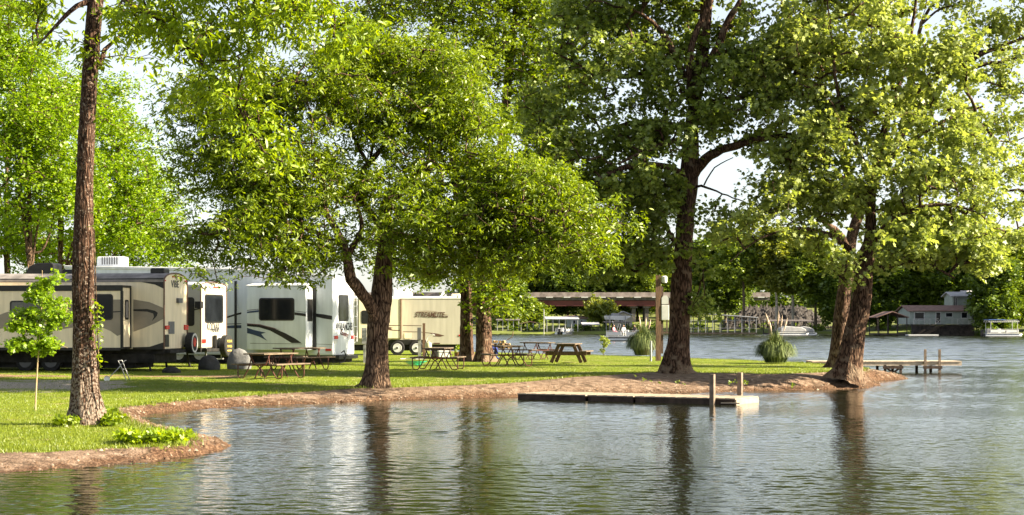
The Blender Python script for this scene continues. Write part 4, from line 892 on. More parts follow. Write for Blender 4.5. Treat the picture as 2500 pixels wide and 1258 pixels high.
# ---- second trailer, only its tail and part of its side show
d_ = 59.5
A = Vector(((490 - 1250) / F * d_, d_, lawn_z(d_)))
T = Trailer('travel_trailer', 'small pale trailer with a dark square rear window, squeezed between two larger ones', A, R(-12.5)); w_ = 2.4
z0 = T.side(*cz2(335, 850))[1]; zs = T.side(*cz2(335, 280))[1]; zt = T.rear(*cz2(450, 258))[1]
body(T, 7.2, w_, z0, zs, max(.1, zt - zs), RV_PALE, ROOFW)
chassis(T, 7.2, w_, z0, legs=((-.7, .35), (-.7, 2.05)))
rr2 = lambda X0, Y0, X1, Y1: (T.rear(*cz2(X0, Y1))[0], T.rear(*cz2(X0, Y1))[1], T.rear(*cz2(X1, Y0))[0], T.rear(*cz2(X1, Y0))[1])
a = rr2(368, 372, 535, 624); window(T, rrect(*a, .12), 0, 'x')
for X in (448, 462, 476): rbox('marker_lamp', X - 4, 300, X + 4, 310, RED, f=rr2)
rbox('tail_lamp', 343, 770, 373, 806, RED, .04, f=rr2); rbox('tail_lamp', 520, 770, 545, 806, RED, .04, f=rr2)
q = T.rear(*cz2(446, 662)); text_mesh('lettering', 'KODIAK', .40, INK, T.e, (.006, q[0], q[1]), (R(90), 0, R(90)), sx=.78)
q = T.rear(*cz2(462, 695)); text_mesh('lettering', 'EXPRESS', .19, INK, T.e, (.006, q[0], q[1]), (R(90), 0, R(90)), sx=.95)
mb = MB(); mb.tube([(.012, 0, z0), (.012, 0, zs)] + [(.012, w_ * (1 - math.cos(math.pi * i / 8)) / 2, zs + (zt - zs) * math.sin(math.pi * i / 8)) for i in range(9)] + [(.012, w_, z0)], .022, 6); mb.build('edge_moulding', mat('brown_trim', (.08, .03, .02), .5, .1, 5), T.e)
plate('window', rrect(*T.side(*cz2(180, 652)), *T.side(*cz2(276, 392)), .1), 0, -.014, 'y', BLK, T.e)
mb = MB(); a0 = T.side(*cz2(280, 492), -.25); a1 = T.side(*cz2(332, 430), -.25); mb.box((a0[0], -.25, a0[1]), (a1[0], -.003, a1[1])); mb.build('awning_box', BLK, T.e)
plate('side_stripe', [T.side(*cz2(*p)) for p in [(276, 498), (330, 490), (330, 498), (276, 512)]], 0, -.006, 'y', INK, T.e)
spare(T, 1.75, T.rear(*cz2(535, 832), .3)[1], .14, GOLD, None, 'text', r=.40)
mb = MB(); mb.box((.05, 1.05, T.rear(*cz2(450, 850))[1]), (.13, 1.2, T.rear(*cz2(450, 735))[1])); mb.build('spare_carrier', BLK, T.e)
wheel_obj(T.e, -3.0, .2)
mb = MB()
for x in (-.55, .25):
    mb.lathe([(.001, 0), (.36, 0), (.38, .04), (.38, .2), (.3, .25), (.001, .27)], (0, 0, 0), 20, 'y') if False else None
mb.bar((.0, .3, .28), (.0, 2.1, .28), .05); mb.bar((0, .5, .28), (0, .5, z0), .04); mb.bar((0, 1.9, .28), (0, 1.9, z0), .04); mb.build('rear_step_rail', GALV, T.e)
DEEP = .30  # chassis boxes deepened from here on, filling in for shade beneath
# ---- long white fifth-wheel trailer
d_ = 64.0
A = Vector(((813 - 1250) / F * d_, d_, lawn_z(d_)))
T = Trailer('travel_trailer', 'long white trailer with black and navy swooshes and a rear roof ladder', A, R(-14.2)); w_ = 2.45; L_ = 11.6
z0 = T.side(*cz2(1522, 918))[1]; zs = T.side(*cz2(1522, 205))[1]
mb = MB(); zf = T.side(200, 650)[1]; zmid = T.side(560, 657)[1]
for nm, poly_m in (('body', RV_WHITE),):
    mb.prism([(-L_, z0 + .7), (-L_ + 2.6, z0 + .7), (-L_ + 2.6, z0), (0, z0), (0, zs), (-4.4, zmid), (-L_, zf)], 0, w_, 'y'); mb.build('body', RV_WHITE, T.e, bevel=.04)
mb = MB(); mb.prism([(-L_ - .04, zf - .10), (-4.4, zmid - .10), (.03, zs - .10), (.03, zs + .035), (-4.4, zmid + .035), (-L_ - .04, zf + .035)], -.03, w_ + .03, 'y'); mb.build('roof', ROOFW, T.e, bevel=.03)
chassis(T, L_ - 2.6, w_, z0, legs=((-.8, .3), (-.8, 2.1), (-8.0, .4)))
SO = -.75
xa, zA = T.side(*cz2(748, 262), SO); xb, zB = T.side(*cz2(1285, 262), SO); zb_ = T.side(*cz2(1285, 872), SO)[1]; zB = T.side(*cz2(1285, 290), SO)[1]
mb = MB(); mb.box((xa, SO, zb_), (xb, -.002, zB)); sl_ = mb.build('slide_out', RV_WHITE, T.e, bevel=.03)
mb = MB(); mb.prism([(SO - .03, zB), (-.002, zB + .10), (-.002, zB + .14), (SO - .03, zB + .035)], xa - .03, xb + .03, 'x'); mb.build('slide_topper', ROOFW, sl_)
s2 = lambda pts, off=SO: [T.side(*cz2(*p), off) for p in pts]
plate('window', rrect(*T.side(*cz2(860, 604), SO), *T.side(*cz2(1180, 398), SO), .1), SO, SO - .014, 'y', BLK, sl_)
plate('pane', rrect(*T.side(*cz2(872, 592), SO), *T.side(*cz2(1168, 410), SO), .07), SO - .015, SO - .018, 'y', GLS, sl_)
plate('upper_stripe', s2([(752, 522), (858, 508), (858, 526), (752, 536)]), SO, SO - .005, 'y', NAVY, sl_)
plate('upper_stripe', s2([(752, 508), (858, 498), (858, 502), (752, 514)]), SO, SO - .005, 'y', INK, sl_)
plate('upper_stripe', s2([(1182, 528), (1284, 540), (1284, 566), (1182, 552)]), SO, SO - .005, 'y', BLK, sl_)
plate('upper_stripe', s2([(1182, 514), (1284, 527), (1284, 532), (1182, 518)]), SO, SO - .005, 'y', NAVY, sl_)
plate('lower_swoosh', s2([(752, 634), (870, 644), (1000, 676), (1100, 718), (1190, 767), (1245, 806), (1155, 806), (1060, 748), (960, 694), (860, 664), (752, 654)]), SO, SO - .006, 'y', BLK, sl_)
plate('swoosh_edge', s2([(752, 628), (870, 638), (1000, 670), (1060, 694), (1000, 675), (870, 643), (752, 633)]), SO - .007, SO - .009, 'y', MARO, sl_)
plate('lower_swoosh', s2([(752, 668), (820, 690), (922, 712), (880, 724), (905, 756), (936, 786), (860, 748), (800, 728), (752, 716)]), SO, SO - .006, 'y', NAVY, sl_)
plate('skirt_line', s2([(780, 806), (1250, 812), (1250, 816), (780, 810)]), SO, SO - .004, 'y', GREY, sl_)
# window and trim in the rear-facing side of that slide-out
za, zb2 = T.rear(*cz2(1310, 610), xb)[1], T.rear(*cz2(1310, 408), xb)[1]
mb = MB(); mb.prism(rrect(-.62, za, -.10, zb2, .06), xb + .002, xb + .014, 'x'); mb.build('window', BLK, sl_)
X0 = T.side(*cz2(1336, 500), 0)[0]
mb = MB(); mb.box((xb + .003, -.045, zb_), (xb + .13, .0 - .001, zB)); mb.build('gasket', BLK, sl_)
plate('upper_stripe', s2([(1357, 538), (1440, 546), (1520, 560), (1520, 596), (1440, 584), (1357, 564)], 0), 0, -.006, 'y', BLK, T.e)
plate('skirt_line', s2([(1350, 812), (1520, 818), (1520, 822), (1350, 816)], 0), 0, -.004, 'y', GREY, T.e)
plate('upper_stripe', s2([(540, 575), (650, 540), (700, 528), (700, 545), (650, 556), (540, 592)], 0), 0, -.006, 'y', BLK, T.e)
plate('lower_stripe', s2([(540, 652), (650, 645), (700, 645), (700, 672), (540, 672)], 0), 0, -.006, 'y', NAVY, T.e)
plate('lower_stripe', s2([(540, 632), (700, 628), (700, 634), (540, 638)], 0), 0, -.006, 'y', INK, T.e)
mb = MB(); x1_ = T.side(*cz2(648, 500), 0)[0]; mb.box((x1_ - .03, -.05, z0 + .1), (x1_ + .05, -.001, zs - .15)); mb.build('slide_seam', BLK, T.e)
# tail
a = rr2(1577, 372, 1668, 608); window(T, rrect(*a, .12), 0, 'x')
rbox('tail_lamp', 1538, 740, 1566, 770, RED, .04, f=rr2); rbox('tail_lamp', 1690, 736, 1716, 768, RED, .04, f=rr2)
rbox('licence_plate', 1536, 776, 1566, 812, WHT, .01, f=rr2)
mb = MB(); q = T.side(*cz2(1486, 868)); mb.prism(rrect(q[0] - .12, q[1] - .04, q[0] + .12, q[1] + .04, .03), -.001, -.02, 'y'); mb.build('side_marker', RED, T.e)
q = T.rear(*cz2(1625, 660)); text_mesh('lettering', 'AVALANCHE', .42, INK, T.e, (.006, q[0], q[1]), (R(90), 0, R(90)), sx=.80)
q = T.rear(*cz2(1628, 722)); text_mesh('lettering', 'Kountry', .28, MARO, T.e, (.006, q[0], q[1]), (R(90), R(8), R(90)), shear=.3)
yl = 2.35; zl0 = T.rear(*cz2(1740, 805), .15)[1]; zl1 = zs + .25
mb = MB()
for yy in (1.95, 2.33):
    mb.tube([(.02, yy, zl0), (.16, yy, zl0 + .06), (.16, yy, zl1 - .08), (.08, yy, zl1), (-.25, yy, zl1), (-.3, yy, zs + .03)], .018, 6)
for k in range(7):
    z = zl0 + .25 + k * (zl1 - zl0 - .4) / 6; mb.tube([(.16, 1.95, z), (.16, 2.33, z)], .014, 5)
mb.build('roof_ladder', ALU, T.e)
mb = MB(); mb.box((.02, .15, z0 - .16), (.2, w_ - .1, z0 - .02)); mb.build('bumper', BLK, T.e, bevel=.01)
mb = MB(); mb.tube([(.16, .5, z0 + .1), (.24, .6, z0 + .18), (.26, .75, z0), (.24, .8, .3), (.2, .7, .08), (.1, .45, .05)], .025, 6); mb.build('drain_hose', BLK, T.e)
xr = T.side(*cz1(830, 170), 1.0)[0]; xr2 = T.side(*cz1(1105, 170), 1.0)[0]; zt_ = T.side(*cz1(1000, 92), 1.0)[1]
mb = MB(); mb.box((xr2 - 1.1, .85, zf - .1), (xr2, 1.6, zt_ - .03)); ac = mb.build('roof_air_conditioner', RV_WHITE, T.e, bevel=.07)
mb = MB()
for k in range(7): mb.box((xr2 - .85 + k * .11, .838, zt_ - .36), (xr2 - .80 + k * .11, .848, zt_ - .06))
mb.build('grille', GREY, ac)
for xx in (-6.4, -4.6): mb = MB(); mb.box((xx, 1.0, zs), (xx + .55, 1.5, zmid + .14)); mb.build('roof_vent', GREY if xx < -4 else ROOFW, T.e, bevel=.06)
for x in (-6.6, -5.7): wheel_obj(T.e, x, .2, .38)
# ---- cream trailer on the far side
d_ = 83.5
A = Vector(((1128 - 1250) / F * d_, d_, lawn_z(d_)))
T = Trailer('travel_trailer', 'plain cream trailer with a brown swoosh logo, beside the pair of trunks', A, R(3)); w_ = 2.4; L_ = 8.4
s3 = lambda pts, off=0: [T.side(*cz3(*p), off) for p in pts]
z0 = T.side(*cz3(1195, 762))[1]; zs = T.side(*cz3(1195, 280))[1]
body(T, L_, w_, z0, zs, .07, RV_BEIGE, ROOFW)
chassis(T, L_, w_, z0, legs=((-.7, .35), (-.7, 2.05), (-7.6, .35)))
SO = -.35
x0s = T.side(*cz3(150, 300), SO)[0]; x1s, z1s = T.side(*cz3(577, 292), SO); z0s = T.side(*cz3(577, 700), SO)[1]
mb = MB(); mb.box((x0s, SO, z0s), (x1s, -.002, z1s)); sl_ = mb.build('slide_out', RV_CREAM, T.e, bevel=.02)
mb = MB(); mb.box((x1s - .03, SO - .02, z0s), (x1s + .02, SO + .01, z1s)); mb.box((x1s + .0, -.05, z0s), (x1s + .05, -.002, z1s)); mb.build('slide_trim', mat('bronze_edge', (.13, .08, .05), .5, .1, 5), sl_)
plate('window', rrect(*T.side(*cz3(176, 548), SO), *T.side(*cz3(470, 412), SO), .1), SO, SO - .014, 'y', BLK, sl_)
BRN = mat('brown_stripe', (.10, .055, .04), .4, .1, 5); SWG = mat('grey_swoosh', (.30, .26, .20), .4, .1, 5)
plate('brown_stripe', s3([(448, 562), (575, 562), (575, 568), (448, 570)], SO), SO, SO - .005, 'y', BRN, sl_)
plate('brown_hook', s3([(448, 585), (470, 582), (500, 590), (478, 600), (500, 610), (575, 614), (575, 622), (480, 616), (448, 606)], SO), SO, SO - .005, 'y', BRN, sl_)
plate('brown_stripe', s3([(602, 562), (790, 565), (800, 570), (602, 568)]), 0, -.005, 'y', BRN, T.e)
plate('brown_swoosh', s3([(602, 626), (760, 628), (900, 642), (960, 650), (1030, 670), (985, 681), (905, 676), (932, 664), (880, 646), (760, 634), (602, 632)]), 0, -.005, 'y', BRN, T.e)
plate('logo_swoosh', s3([(712, 432), (760, 418), (850, 412), (930, 418), (980, 432), (1075, 458), (1040, 462), (960, 448), (930, 452), (900, 436), (850, 424), (770, 428)]), 0, -.005, 'y', SWG, T.e)
plate('logo_swoosh', s3([(800, 424), (850, 424), (905, 446), (935, 462), (880, 456), (840, 440)]), -.0055, -.008, 'y', SWG, T.e)
q = T.side(*cz3(872, 458)); text_mesh('lettering', 'STREAMLITE', .36, BRN, T.e, (q[0], -.010, q[1]), (R(90), 0, 0), sx=.76, shear=.35)
q = T.side(*cz3(960, 477)); text_mesh('lettering', 'BY GULF STREAM', .13, BRN, T.e, (q[0], -.010, q[1]), (R(90), 0, 0), shear=.3)
plate('wheel_well', s3([(448, 762), (456, 722), (480, 712), (830, 712), (848, 728), (850, 764)]), -.002, -.02, 'y', BLK, T.e)
for X in (545, 740): wheel_obj(T.e, T.side(*cz3(X, 818))[0], .02, .37, .22, WHT)
q = T.side(*cz3(655, 672)); mb = MB(); mb.prism(rrect(q[0] - .18, q[1] - .14, q[0] + .18, q[1] + .14, .03), -.001, -.02, 'y'); mb.build('hatch', RV_CREAM, T.e)
q = T.side(*cz3(950, 749)); mb = MB(); mb.prism(rrect(q[0] - .16, q[1] - .03, q[0] + .16, q[1] + .03, .01), -.001, -.02, 'y'); mb.build('vent', BRN, T.e)
q = T.side(*cz3(1188, 668)); mb = MB(); mb.prism(rrect(q[0] - .07, q[1] - .04, q[0] + .03, q[1] + .04, .01), -.001, -.02, 'y'); mb.build('side_marker', RED, T.e)
a0 = T.side(*cz3(492, 264), 1.0); a1 = T.side(*cz3(700, 184), 1.0)
mb = MB(); mb.box((a0[0], .8, zs), (a1[0], 1.6, a1[1])); mb.build('roof_air_conditioner', ROOFW, T.e, bevel=.1)
a0 = T.side(*cz3(965, 264), 1.0); a1 = T.side(*cz3(1048, 216), 1.0); mb = MB(); mb.prism([(a0[0], zs), (a1[0], zs), (a1[0], a1[1]), (a0[0] + .25, a1[1])], .9, 1.4, 'y'); mb.build('roof_vent', ROOFW, T.e)
a0 = T.side(*cz3(710, 264), 1.0); a1 = T.side(*cz3(820, 250), 1.0); mb = MB(); mb.box((a0[0], .9, zs), (a1[0], 1.4, a1[1] + .03)); mb.build('roof_vent', BLK, T.e, bevel=.03)
a0 = T.side(*cz3(1100, 270), 1.0); a1 = T.side(*cz3(1190, 240), 1.0); mb = MB(); mb.box((a0[0], .9, zs), (a1[0], 1.4, a1[1])); mb.build('roof_vent', RV_CREAM, T.e, bevel=.05)
# ------------------------------------------------------------------ picnic tables
def metal_table():
    r = empty('picnic_table')
    mb = MB()
    for k in range(4): mb.box((-.38 + k * .193, -.92, .735), (-.38 + k * .193 + .183, .92, .775))
    mb.build('table_top', WOODW, r)
    for s in (-1, 1):
        mb = MB()
        for k in range(2): x = s * .60 if k == 0 else s * .76; mb.box((x - .07, -.92, .425), (x + .07, .92, .46))
        mb.build('bench', WOODW, r)
    for y in (-.6, .6):
        mb = MB()
        mb.tube([(-.34, y, .73), (-.20, y, .44), (-.10, y, .40), (.05, y, .30), (.20, y, .02)], .021, 6)
        mb.tube([(.34, y + .03, .73), (.20, y + .03, .44), (.10, y + .03, .40), (-.05, y + .03, .30), (-.20, y + .03, .02)], .021, 6)
        mb.tube([(-.36, y, .725), (.36, y, .725)], .018, 6)
        mb.tube([(-.82, y, .412), (-.3, y, .412), (.3, y, .412), (.82, y, .412)], .02, 6)
        for s in (-1, 1):
            mb.tube([(s * .80, y, .41), (s * .80, y, .12), (s * .77, y, .04), (s * .70, y, .015), (s * .60, y, .03), (s * .45, y, .25), (s * .36, y, .44), (s * .30, y, .72)], .02, 6)
        mb.build('frame', RUST, r)
    return r
def wood_table():
    r = empty('picnic_table')
    mb = MB()
    for k in range(5): mb.box((-.42 + k * .17, -.9, .74), (-.42 + k * .17 + .16, .9, .78))
    mb.build('table_top', WOODW, r)
    for s in (-1, 1):
        mb = MB()
        for k in range(2): x = s * (.66 + .16 * k); mb.box((x - .075, -.9, .445), (x + .075, .9, .485))
        mb.build('bench', WOODW, r)
    for y in (-.55, .55):
        for s in (-1, 1): mb = MB(); mb.bar((s * .62, y, 0), (s * .30, y, .74), .14, .045, up=(0, 1, 0)); mb.build('leg', POSTW, r)
        mb = MB(); mb.box((-.84, y - .07, .30), (.84, y - .025, .444)); mb.build('cross_beam', POSTW, r)
        mb = MB(); mb.box((-.36, y - .07, .65), (.36, y - .025, .738)); mb.build('cross_beam', POSTW, r)
    return r
pt = metal_table()
spots = [((662, 924), -26, 'picnic table nearest the camera, grey planks on a rusty red tube frame'),
         ((732, 903), -40, 'picnic table just behind the nearest one, in front of the white trailer'),
         ((1070, 903), -8, 'dark topped metal picnic table between the forked tree and the pair of trunks'),
         ((1238, 894), 14, 'metal picnic table just right of the pair of trunks, before the firewood'),
         ((1312, 878), 30, 'small looking metal picnic table standing farthest back near the water')]
for i, ((x, y), a, lb) in enumerate(spots):
    o = pt if i == 0 else copy_tree(pt)
    g = G(x, y); o.location = g; o.rotation_euler = (0, 0, R(a)); tag(o, lb, 'picnic table', 'metal framed picnic tables on the lawn')
o = wood_table(); o.location = G(1388, 885); o.rotation_euler = (0, 0, R(-12)); tag(o, 'all timber picnic table with slanted plank legs, alone in the sun', 'picnic table')
# ------------------------------------------------------------------ posts, boxes
def at_ground(x, y): return G(x, y)
g = G(1035, 874); t = empty('hookup_post', g, 0, 'brown timber post with a grey meter box, beside the cream trailer', 'post')
mb = MB(); mb.box((-.06, -.06, -.1), (.06, .06, 1.62)); mb.build('post', POSTW, t)
mb = MB(); mb.box((-.27, -.08, -.05), (-.13, .04, 1.40)); mb.build('conduit_column', GALV, t)
mb = MB(); mb.box((-.30, -.16, .85), (-.12, -.083, 1.42)); bx_ = mb.build('meter_box', GREY, t, bevel=.01)
g = G(890, 885); t = empty('power_pedestal', g, 0, 'grey metal power pedestal half hidden by the forked tree', 'pedestal')
mb = MB(); mb.box((-.05, -.04, -.1), (.05, .04, 1.2)); mb.build('post', GALV, t)
mb = MB(); mb.box((-.11, -.09, .75), (.09, -.042, 1.42)); mb.build('box', GALV, t, bevel=.01)
g = G(1607, 880); t = empty('utility_pole', g, 0, 'square wooden utility pole carrying white service boxes left of the big sycamore', 'utility pole')
s_ = F / g.y
mb = MB(); mb.box((-.11, -.1, -.2), (.11, .1, (880 - 672) / s_)); mb.build('post', POSTW, t)
mb = MB(); mb.box((.12, .0, .3), (.22, .1, (880 - 700) / s_)); mb.build('conduit', WOODD, t)
mb = MB(); mb.box((.13, -.12, (880 - 782) / s_), (.46, -.01, (880 - 745) / s_)); mb.build('service_box', WHT, t, bevel=.02)
mb = MB(); mb.prism([(.14, (880 - 743) / s_), (.44, (880 - 743) / s_), (.44, (880 - 728) / s_), (.36, (880 - 722) / s_), (.22, (880 - 722) / s_), (.14, (880 - 728) / s_)], -.11, -.01, 'y'); mb.build('meter_hood', WHT, t)
mb = MB(); mb.box((.10, -.10, (880 - 745) / s_), (.7, -.04, (880 - 741) / s_)); mb.box((.10, -.10, (880 - 815) / s_), (.7, -.04, (880 - 810) / s_)); mb.box((.34, -.09, (880 - 812) / s_), (.40, -.05, (880 - 782) / s_)); mb.build('bracket', WOODD, t)
mb = MB(); mb.lathe([(.001, 0), (.10, .0), (.13, .06), (.13, .26), (.09, .3), (.001, .31)], (.26, -.05, (880 - 691) / s_), 16); mb.build('lamp', WHT, t, smooth=True)
g = G(1589, 881); t = empty('marker_post', g, 0, 'short pale round pipe post in front of the plumed grass clump', 'post')
mb = MB(); mb.tube([(0, 0, -.1), (0, 0, .80)], .05, 12); mb.lathe([(.056, .79), (.056, .84), (.02, .86)], (0, 0, 0), 12); mb.build('post', GALV, t, smooth=True)
# water tap and jug
g = G(1046, 876); t = empty('water_jug', g, 0, 'round cream water jug on a stand with a curved tap', 'jug')
mb = MB(); mb.lathe([(.001, .42), (.14, .42), (.15, .45), (.15, .68), (.12, .74), (.05, .76), (.05, .80), (.001, .80)], (0, 0, 0), 16); mb.build('jug', mat('cream_plastic', (.50, .45, .28), .5, .1, 5), t, smooth=True)
mb = MB(); mb.tube([(-.1, 0, .76), (-.06, 0, .95), (.05, 0, 1.05), (.2, 0, 1.12), (.3, 0, 1.06)], .018, 6); mb.build('tap', WHT, t)
mb = MB()
for a in range(4): mb.bar((.11 * math.cos(a * 1.57 + .78), .11 * math.sin(a * 1.57 + .78), .42), (.16 * math.cos(a * 1.57 + .78), .16 * math.sin(a * 1.57 + .78), -.02), .025)
mb.build('stand', GALV, t)
g = G(1117, 878); t = empty('planter_pot', g, 0, 'brown bucket planter with green sprouts beside the trunk pair', 'planter')
mb = MB(); mb.lathe([(.001, 0), (.12, 0), (.15, .3), (.155, .32), (.14, .32), (.13, .28), (.001, .28)], (0, 0, 0), 16); mb.build('pot', mat('terracotta', (.22, .10, .05), .8, .1, 5), t, smooth=True)
pr = np.random.default_rng(8); lv = pr.normal(0, .07, (14, 3)) + np.array([0, 0, .42]); leaves_at('plant', lv, templates(OVL, 6, .06, 1, .09, -.2, pr, tuft=2), pr, LF_ASH, t)
g = G(1021, 895); t = MB(); 
pts_ = [(g.x + .16 * math.cos(a * .5) * (1 + .04 * a) - .1, g.y + .35 * math.sin(a * .5), g.z + .03 + .004 * a) for a in range(40)]
o = t.tube(pts_, .018, 6).build('garden_hose', mat('green_hose', (.01, .28, .10), .5, .1, 8)); tag(o, 'coiled green garden hose lying on the lawn', 'hose')
g = G(978, 878); t = MB(); pts_ = [(g.x + a * .05, g.y - .1 + .25 * math.sin(a * .35), g.z + .03) for a in range(24)]
o = t.tube(pts_, .015, 6).build('water_hose', WHT); tag(o, 'thin white hose trailing over the grass by the trailer wheels', 'hose')
# camp gear lying by the far trailer
for k, (x, y, w, h, lb) in enumerate([(1083, 874, .5, .34, 'low white cooler on the grass under the far trailer'), (1062, 872, .3, .42, 'small dark grill tub beside the white cooler')]):
    g = G(x, y); t = empty('cooler' if k == 0 else 'grill_tub', g, .2, lb, 'cooler' if k == 0 else 'grill')
    mb = MB(); mb.box((-w / 2, -.15, 0), (w / 2, .15, h * .75)); mb.build('tub', WHT if k == 0 else BLK, t, bevel=.03)
    mb = MB(); mb.box((-w / 2 - .02, -.17, h * .75 + .003), (w / 2 + .02, .17, h)); mb.build('lid', WHT if k == 0 else DARK, t, bevel=.03)
# folding cart by the nearest trailer
g = G(290, 932); t = empty('folding_cart', g, R(15), 'folded metal trolley with one small wheel leaning by the nearest trailer', 'cart')
mb = MB(); mb.tube([(-.30, 0, .10), (-.05, 0, .35), (.18, 0, .62), (.22, 0, .62)], .014, 6); mb.tube([(-.02, .0, .62), (.1, 0, .36), (.22, 0, .0)], .014, 6); mb.tube([(.10, .25, .62), (.2, .25, .36), (.34, .25, .0)], .014, 6); mb.tube([(-.02, 0, .62), (.10, .25, .62)], .012, 6); mb.tube([(.1, 0, .36), (.2, .25, .36)], .012, 6); mb.build('frame', GALV, t)
mb = MB(); mb.lathe([(.06, -.015), (.085, -.02), (.085, .02), (.06, .015)], (-.34, 0, .09), 18, 'y'); mb.build('wheel', ALU, t)
# covered things under the trailers
def cover(name, label, x, y, w, h, m, dep=.7, cat='cover'):
    g = G(x, y); n1, n2 = 20, 10; vs = []; rgn = np.random.default_rng(int(x))
    mb = MB(); V = []
    for i in range(n2 + 1):
        z = i / n2
        rad = (1 - z ** 2.6) ** .5 * (1 + .03 * math.sin(7 * z))
        for j in range(n1):
            a = 6.283 * j / n1; k = 1 + .045 * math.sin(3 * a + 4 * z) + .03 * math.sin(7 * a + 2)
            V.append((w / 2 * rad * k * math.cos(a), dep / 2 * rad * k * math.sin(a), h * z))
    fs = [(i * n1 + j, i * n1 + (j + 1) % n1, (i + 1) * n1 + (j + 1) % n1, (i + 1) * n1 + j) for i in range(n2) for j in range(n1)]
    mb.add(V, fs); o = mb.build(name, m, smooth=True); o.location = g; return tag(o, label, cat)
cover('grill_cover', 'rounded grey fabric cover standing before the white trailer', 583, 901, .85, .74, mat('grey_fabric', (.14, .14, .14), .9, .15, 3, bump=.8, bscale=5))
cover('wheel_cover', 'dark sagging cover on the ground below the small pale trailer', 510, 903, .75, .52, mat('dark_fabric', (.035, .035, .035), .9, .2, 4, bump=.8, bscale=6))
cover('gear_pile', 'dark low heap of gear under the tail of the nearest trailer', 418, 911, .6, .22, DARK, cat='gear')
# firewood stack: every log its own
wr = np.random.default_rng(4); LOGE = mat('split_wood', (.46, .30, .13), .85, .25, 5, bump=.3); LOGB = mat('log_bark', (.16, .10, .06), .95, .25, 7, bump=.5)
gw = G(1222, 884); gw.y = 74.5; gw.x = (1222 - 1250) / F * 74.5; gw.z = lawn_z(74.5)
tt = empty('wood_rack', gw, 0, 'low timber rack holding the firewood behind the metal picnic table', 'rack')
mb = MB(); mb.box((-.55, -.25, .40), (.62, .25, .44)); mb.build('shelf', WOODD, tt)
for x in (-.5, .56):
    for y in (-.2, .2): mb = MB(); mb.box((x - .04, y - .04, -.05), (x + .04, y + .04, .398)); mb.build('leg', WOODD, tt)
k = 0
for row, n in ((0, 7), (1, 6), (2, 4)):
    for i in range(n):
        x = -.45 + i * .155 + row * .07 + wr.normal(0, .01); z = .52 + row * .125; r = .065 + wr.uniform(-.008, .008)
        a = wr.uniform(-.25, .25); sides = 5 + int(wr.integers(0, 3))
        mb = MB(); mb.lathe([(r, -.22), (r * 1.02, 0), (r, .22)], (0, 0, 0), sides, 'y'); o = mb.build('firewood_log', LOGE if wr.random() < .7 else LOGB)
        o.location = gw + Vector((x, wr.normal(0, .03), z)); o.rotation_euler = (0, wr.uniform(0, 3), a)
        tag(o, ('bottom', 'middle', 'top')[row] + ' row firewood log stacked on the low rack', 'log', 'firewood logs on the rack')
mb = MB(); mb.tube([(0, 0, 0), (.18, 0, .1), (.25, .0, .2), (.27, 0, .38)], .02, 5); o = mb.build('stick', LOGB); o.location = gw + Vector((.3, -.1, .86)); tag(o, 'crooked stick poking up from the firewood', 'stick')
# ------------------------------------------------------------------ people
SKIN = mat('skin', (.48, .28, .19), .6, .05, 8)
def person(joints, radii, edges, clothes, label, loc, rz, scale=1.0, hair=(.06, .04, .03), name='person', headp=None):
    me = bpy.data.meshes.new('person'); me.from_pydata(joints, edges, []); me.materials.append(clothes)
    o = bpy.data.objects.new(name, me); COL.objects.link(o)
    sk_ = o.modifiers.new('skin', 'SKIN'); ly = me.skin_vertices[0] if me.skin_vertices else None
    bpy.context.view_layer.update()
    ly = me.skin_vertices[0]
    for i, r in enumerate(radii): ly.data[i].radius = (r, r)
    ly.data[0].use_root = True
    sb = o.modifiers.new('sub', 'SUBSURF'); sb.levels = 1; sb.render_levels = 1
    o.location = loc; o.rotation_euler = (0, 0, rz); o.scale = (scale,) * 3
    tag(o, label, 'person')
    h = headp
    mb = MB(); mb.lathe([(.001, -.12), (.05, -.11), (.075, -.04), (.085, .02), (.075, .08), (.04, .115), (.001, .12)], h, 14); mb.box((h[0] - .012, h[1] - .105, h[2] - .03), (h[0] + .012, h[1] - .08, h[2] + .01)); hd = mb.build('head', SKIN, o, smooth=True)
    mb = MB(); mb.lathe([(.088, -.02), (.096, .03), (.085, .09), (.045, .13), (.001, .137)], (h[0], h[1] + .018, h[2]), 14); mb.build('hair', mat('hair', hair, .8, .2, 20), hd, smooth=True)
    return o
SIT = [(0, 0, .50), (0, .02, .75), (0, .03, .98), (0, .01, 1.10), (.19, .02, .96), (.25, -.05, .70), (.18, -.25, .62), (-.19, .02, .96), (-.25, -.05, .70), (-.18, -.25, .62), (.10, -.05, .50), (.12, -.45, .50), (.12, -.42, .08), (.12, -.55, .04), (-.10, -.05, .50), (-.12, -.45, .50), (-.12, -.42, .08), (-.12, -.55, .04), (.15, -.33, .60), (-.15, -.33, .60)]
SITR = [.14, .14, .13, .055, .065, .05, .035, .065, .05, .035, .10, .075, .05, .045, .10, .075, .05, .045, .035, .035]
SITE = [(0, 1), (1, 2), (2, 3), (2, 4), (4, 5), (5, 6), (6, 18), (2, 7), (7, 8), (8, 9), (9, 19), (0, 10), (10, 11), (11, 12), (12, 13), (0, 14), (14, 15), (15, 16), (16, 17)]
BLUE = mat('blue_cloth', (.03, .05, .22), .85, .15, 10)
gp = Vector(((1188 - 1250) / F * 73, 73, lawn_z(73)))
person(SIT, SITR, SITE, BLUE, 'person in dark blue sitting behind the right trunk by the firewood', gp, R(100), headp=(0, -.01, 1.24))
t = empty('camp_chair', gp, R(100), 'folding camp chair under the person in blue', 'chair')
mb = MB(); mb.box((-.25, -.3, .40), (.25, .2, .42)); mb.box((-.25, .18, .44), (.25, .21, .85)); mb.build('seat', mat('blue_canvas', (.04, .06, .16), .9, .1, 6), t)
mb = MB()
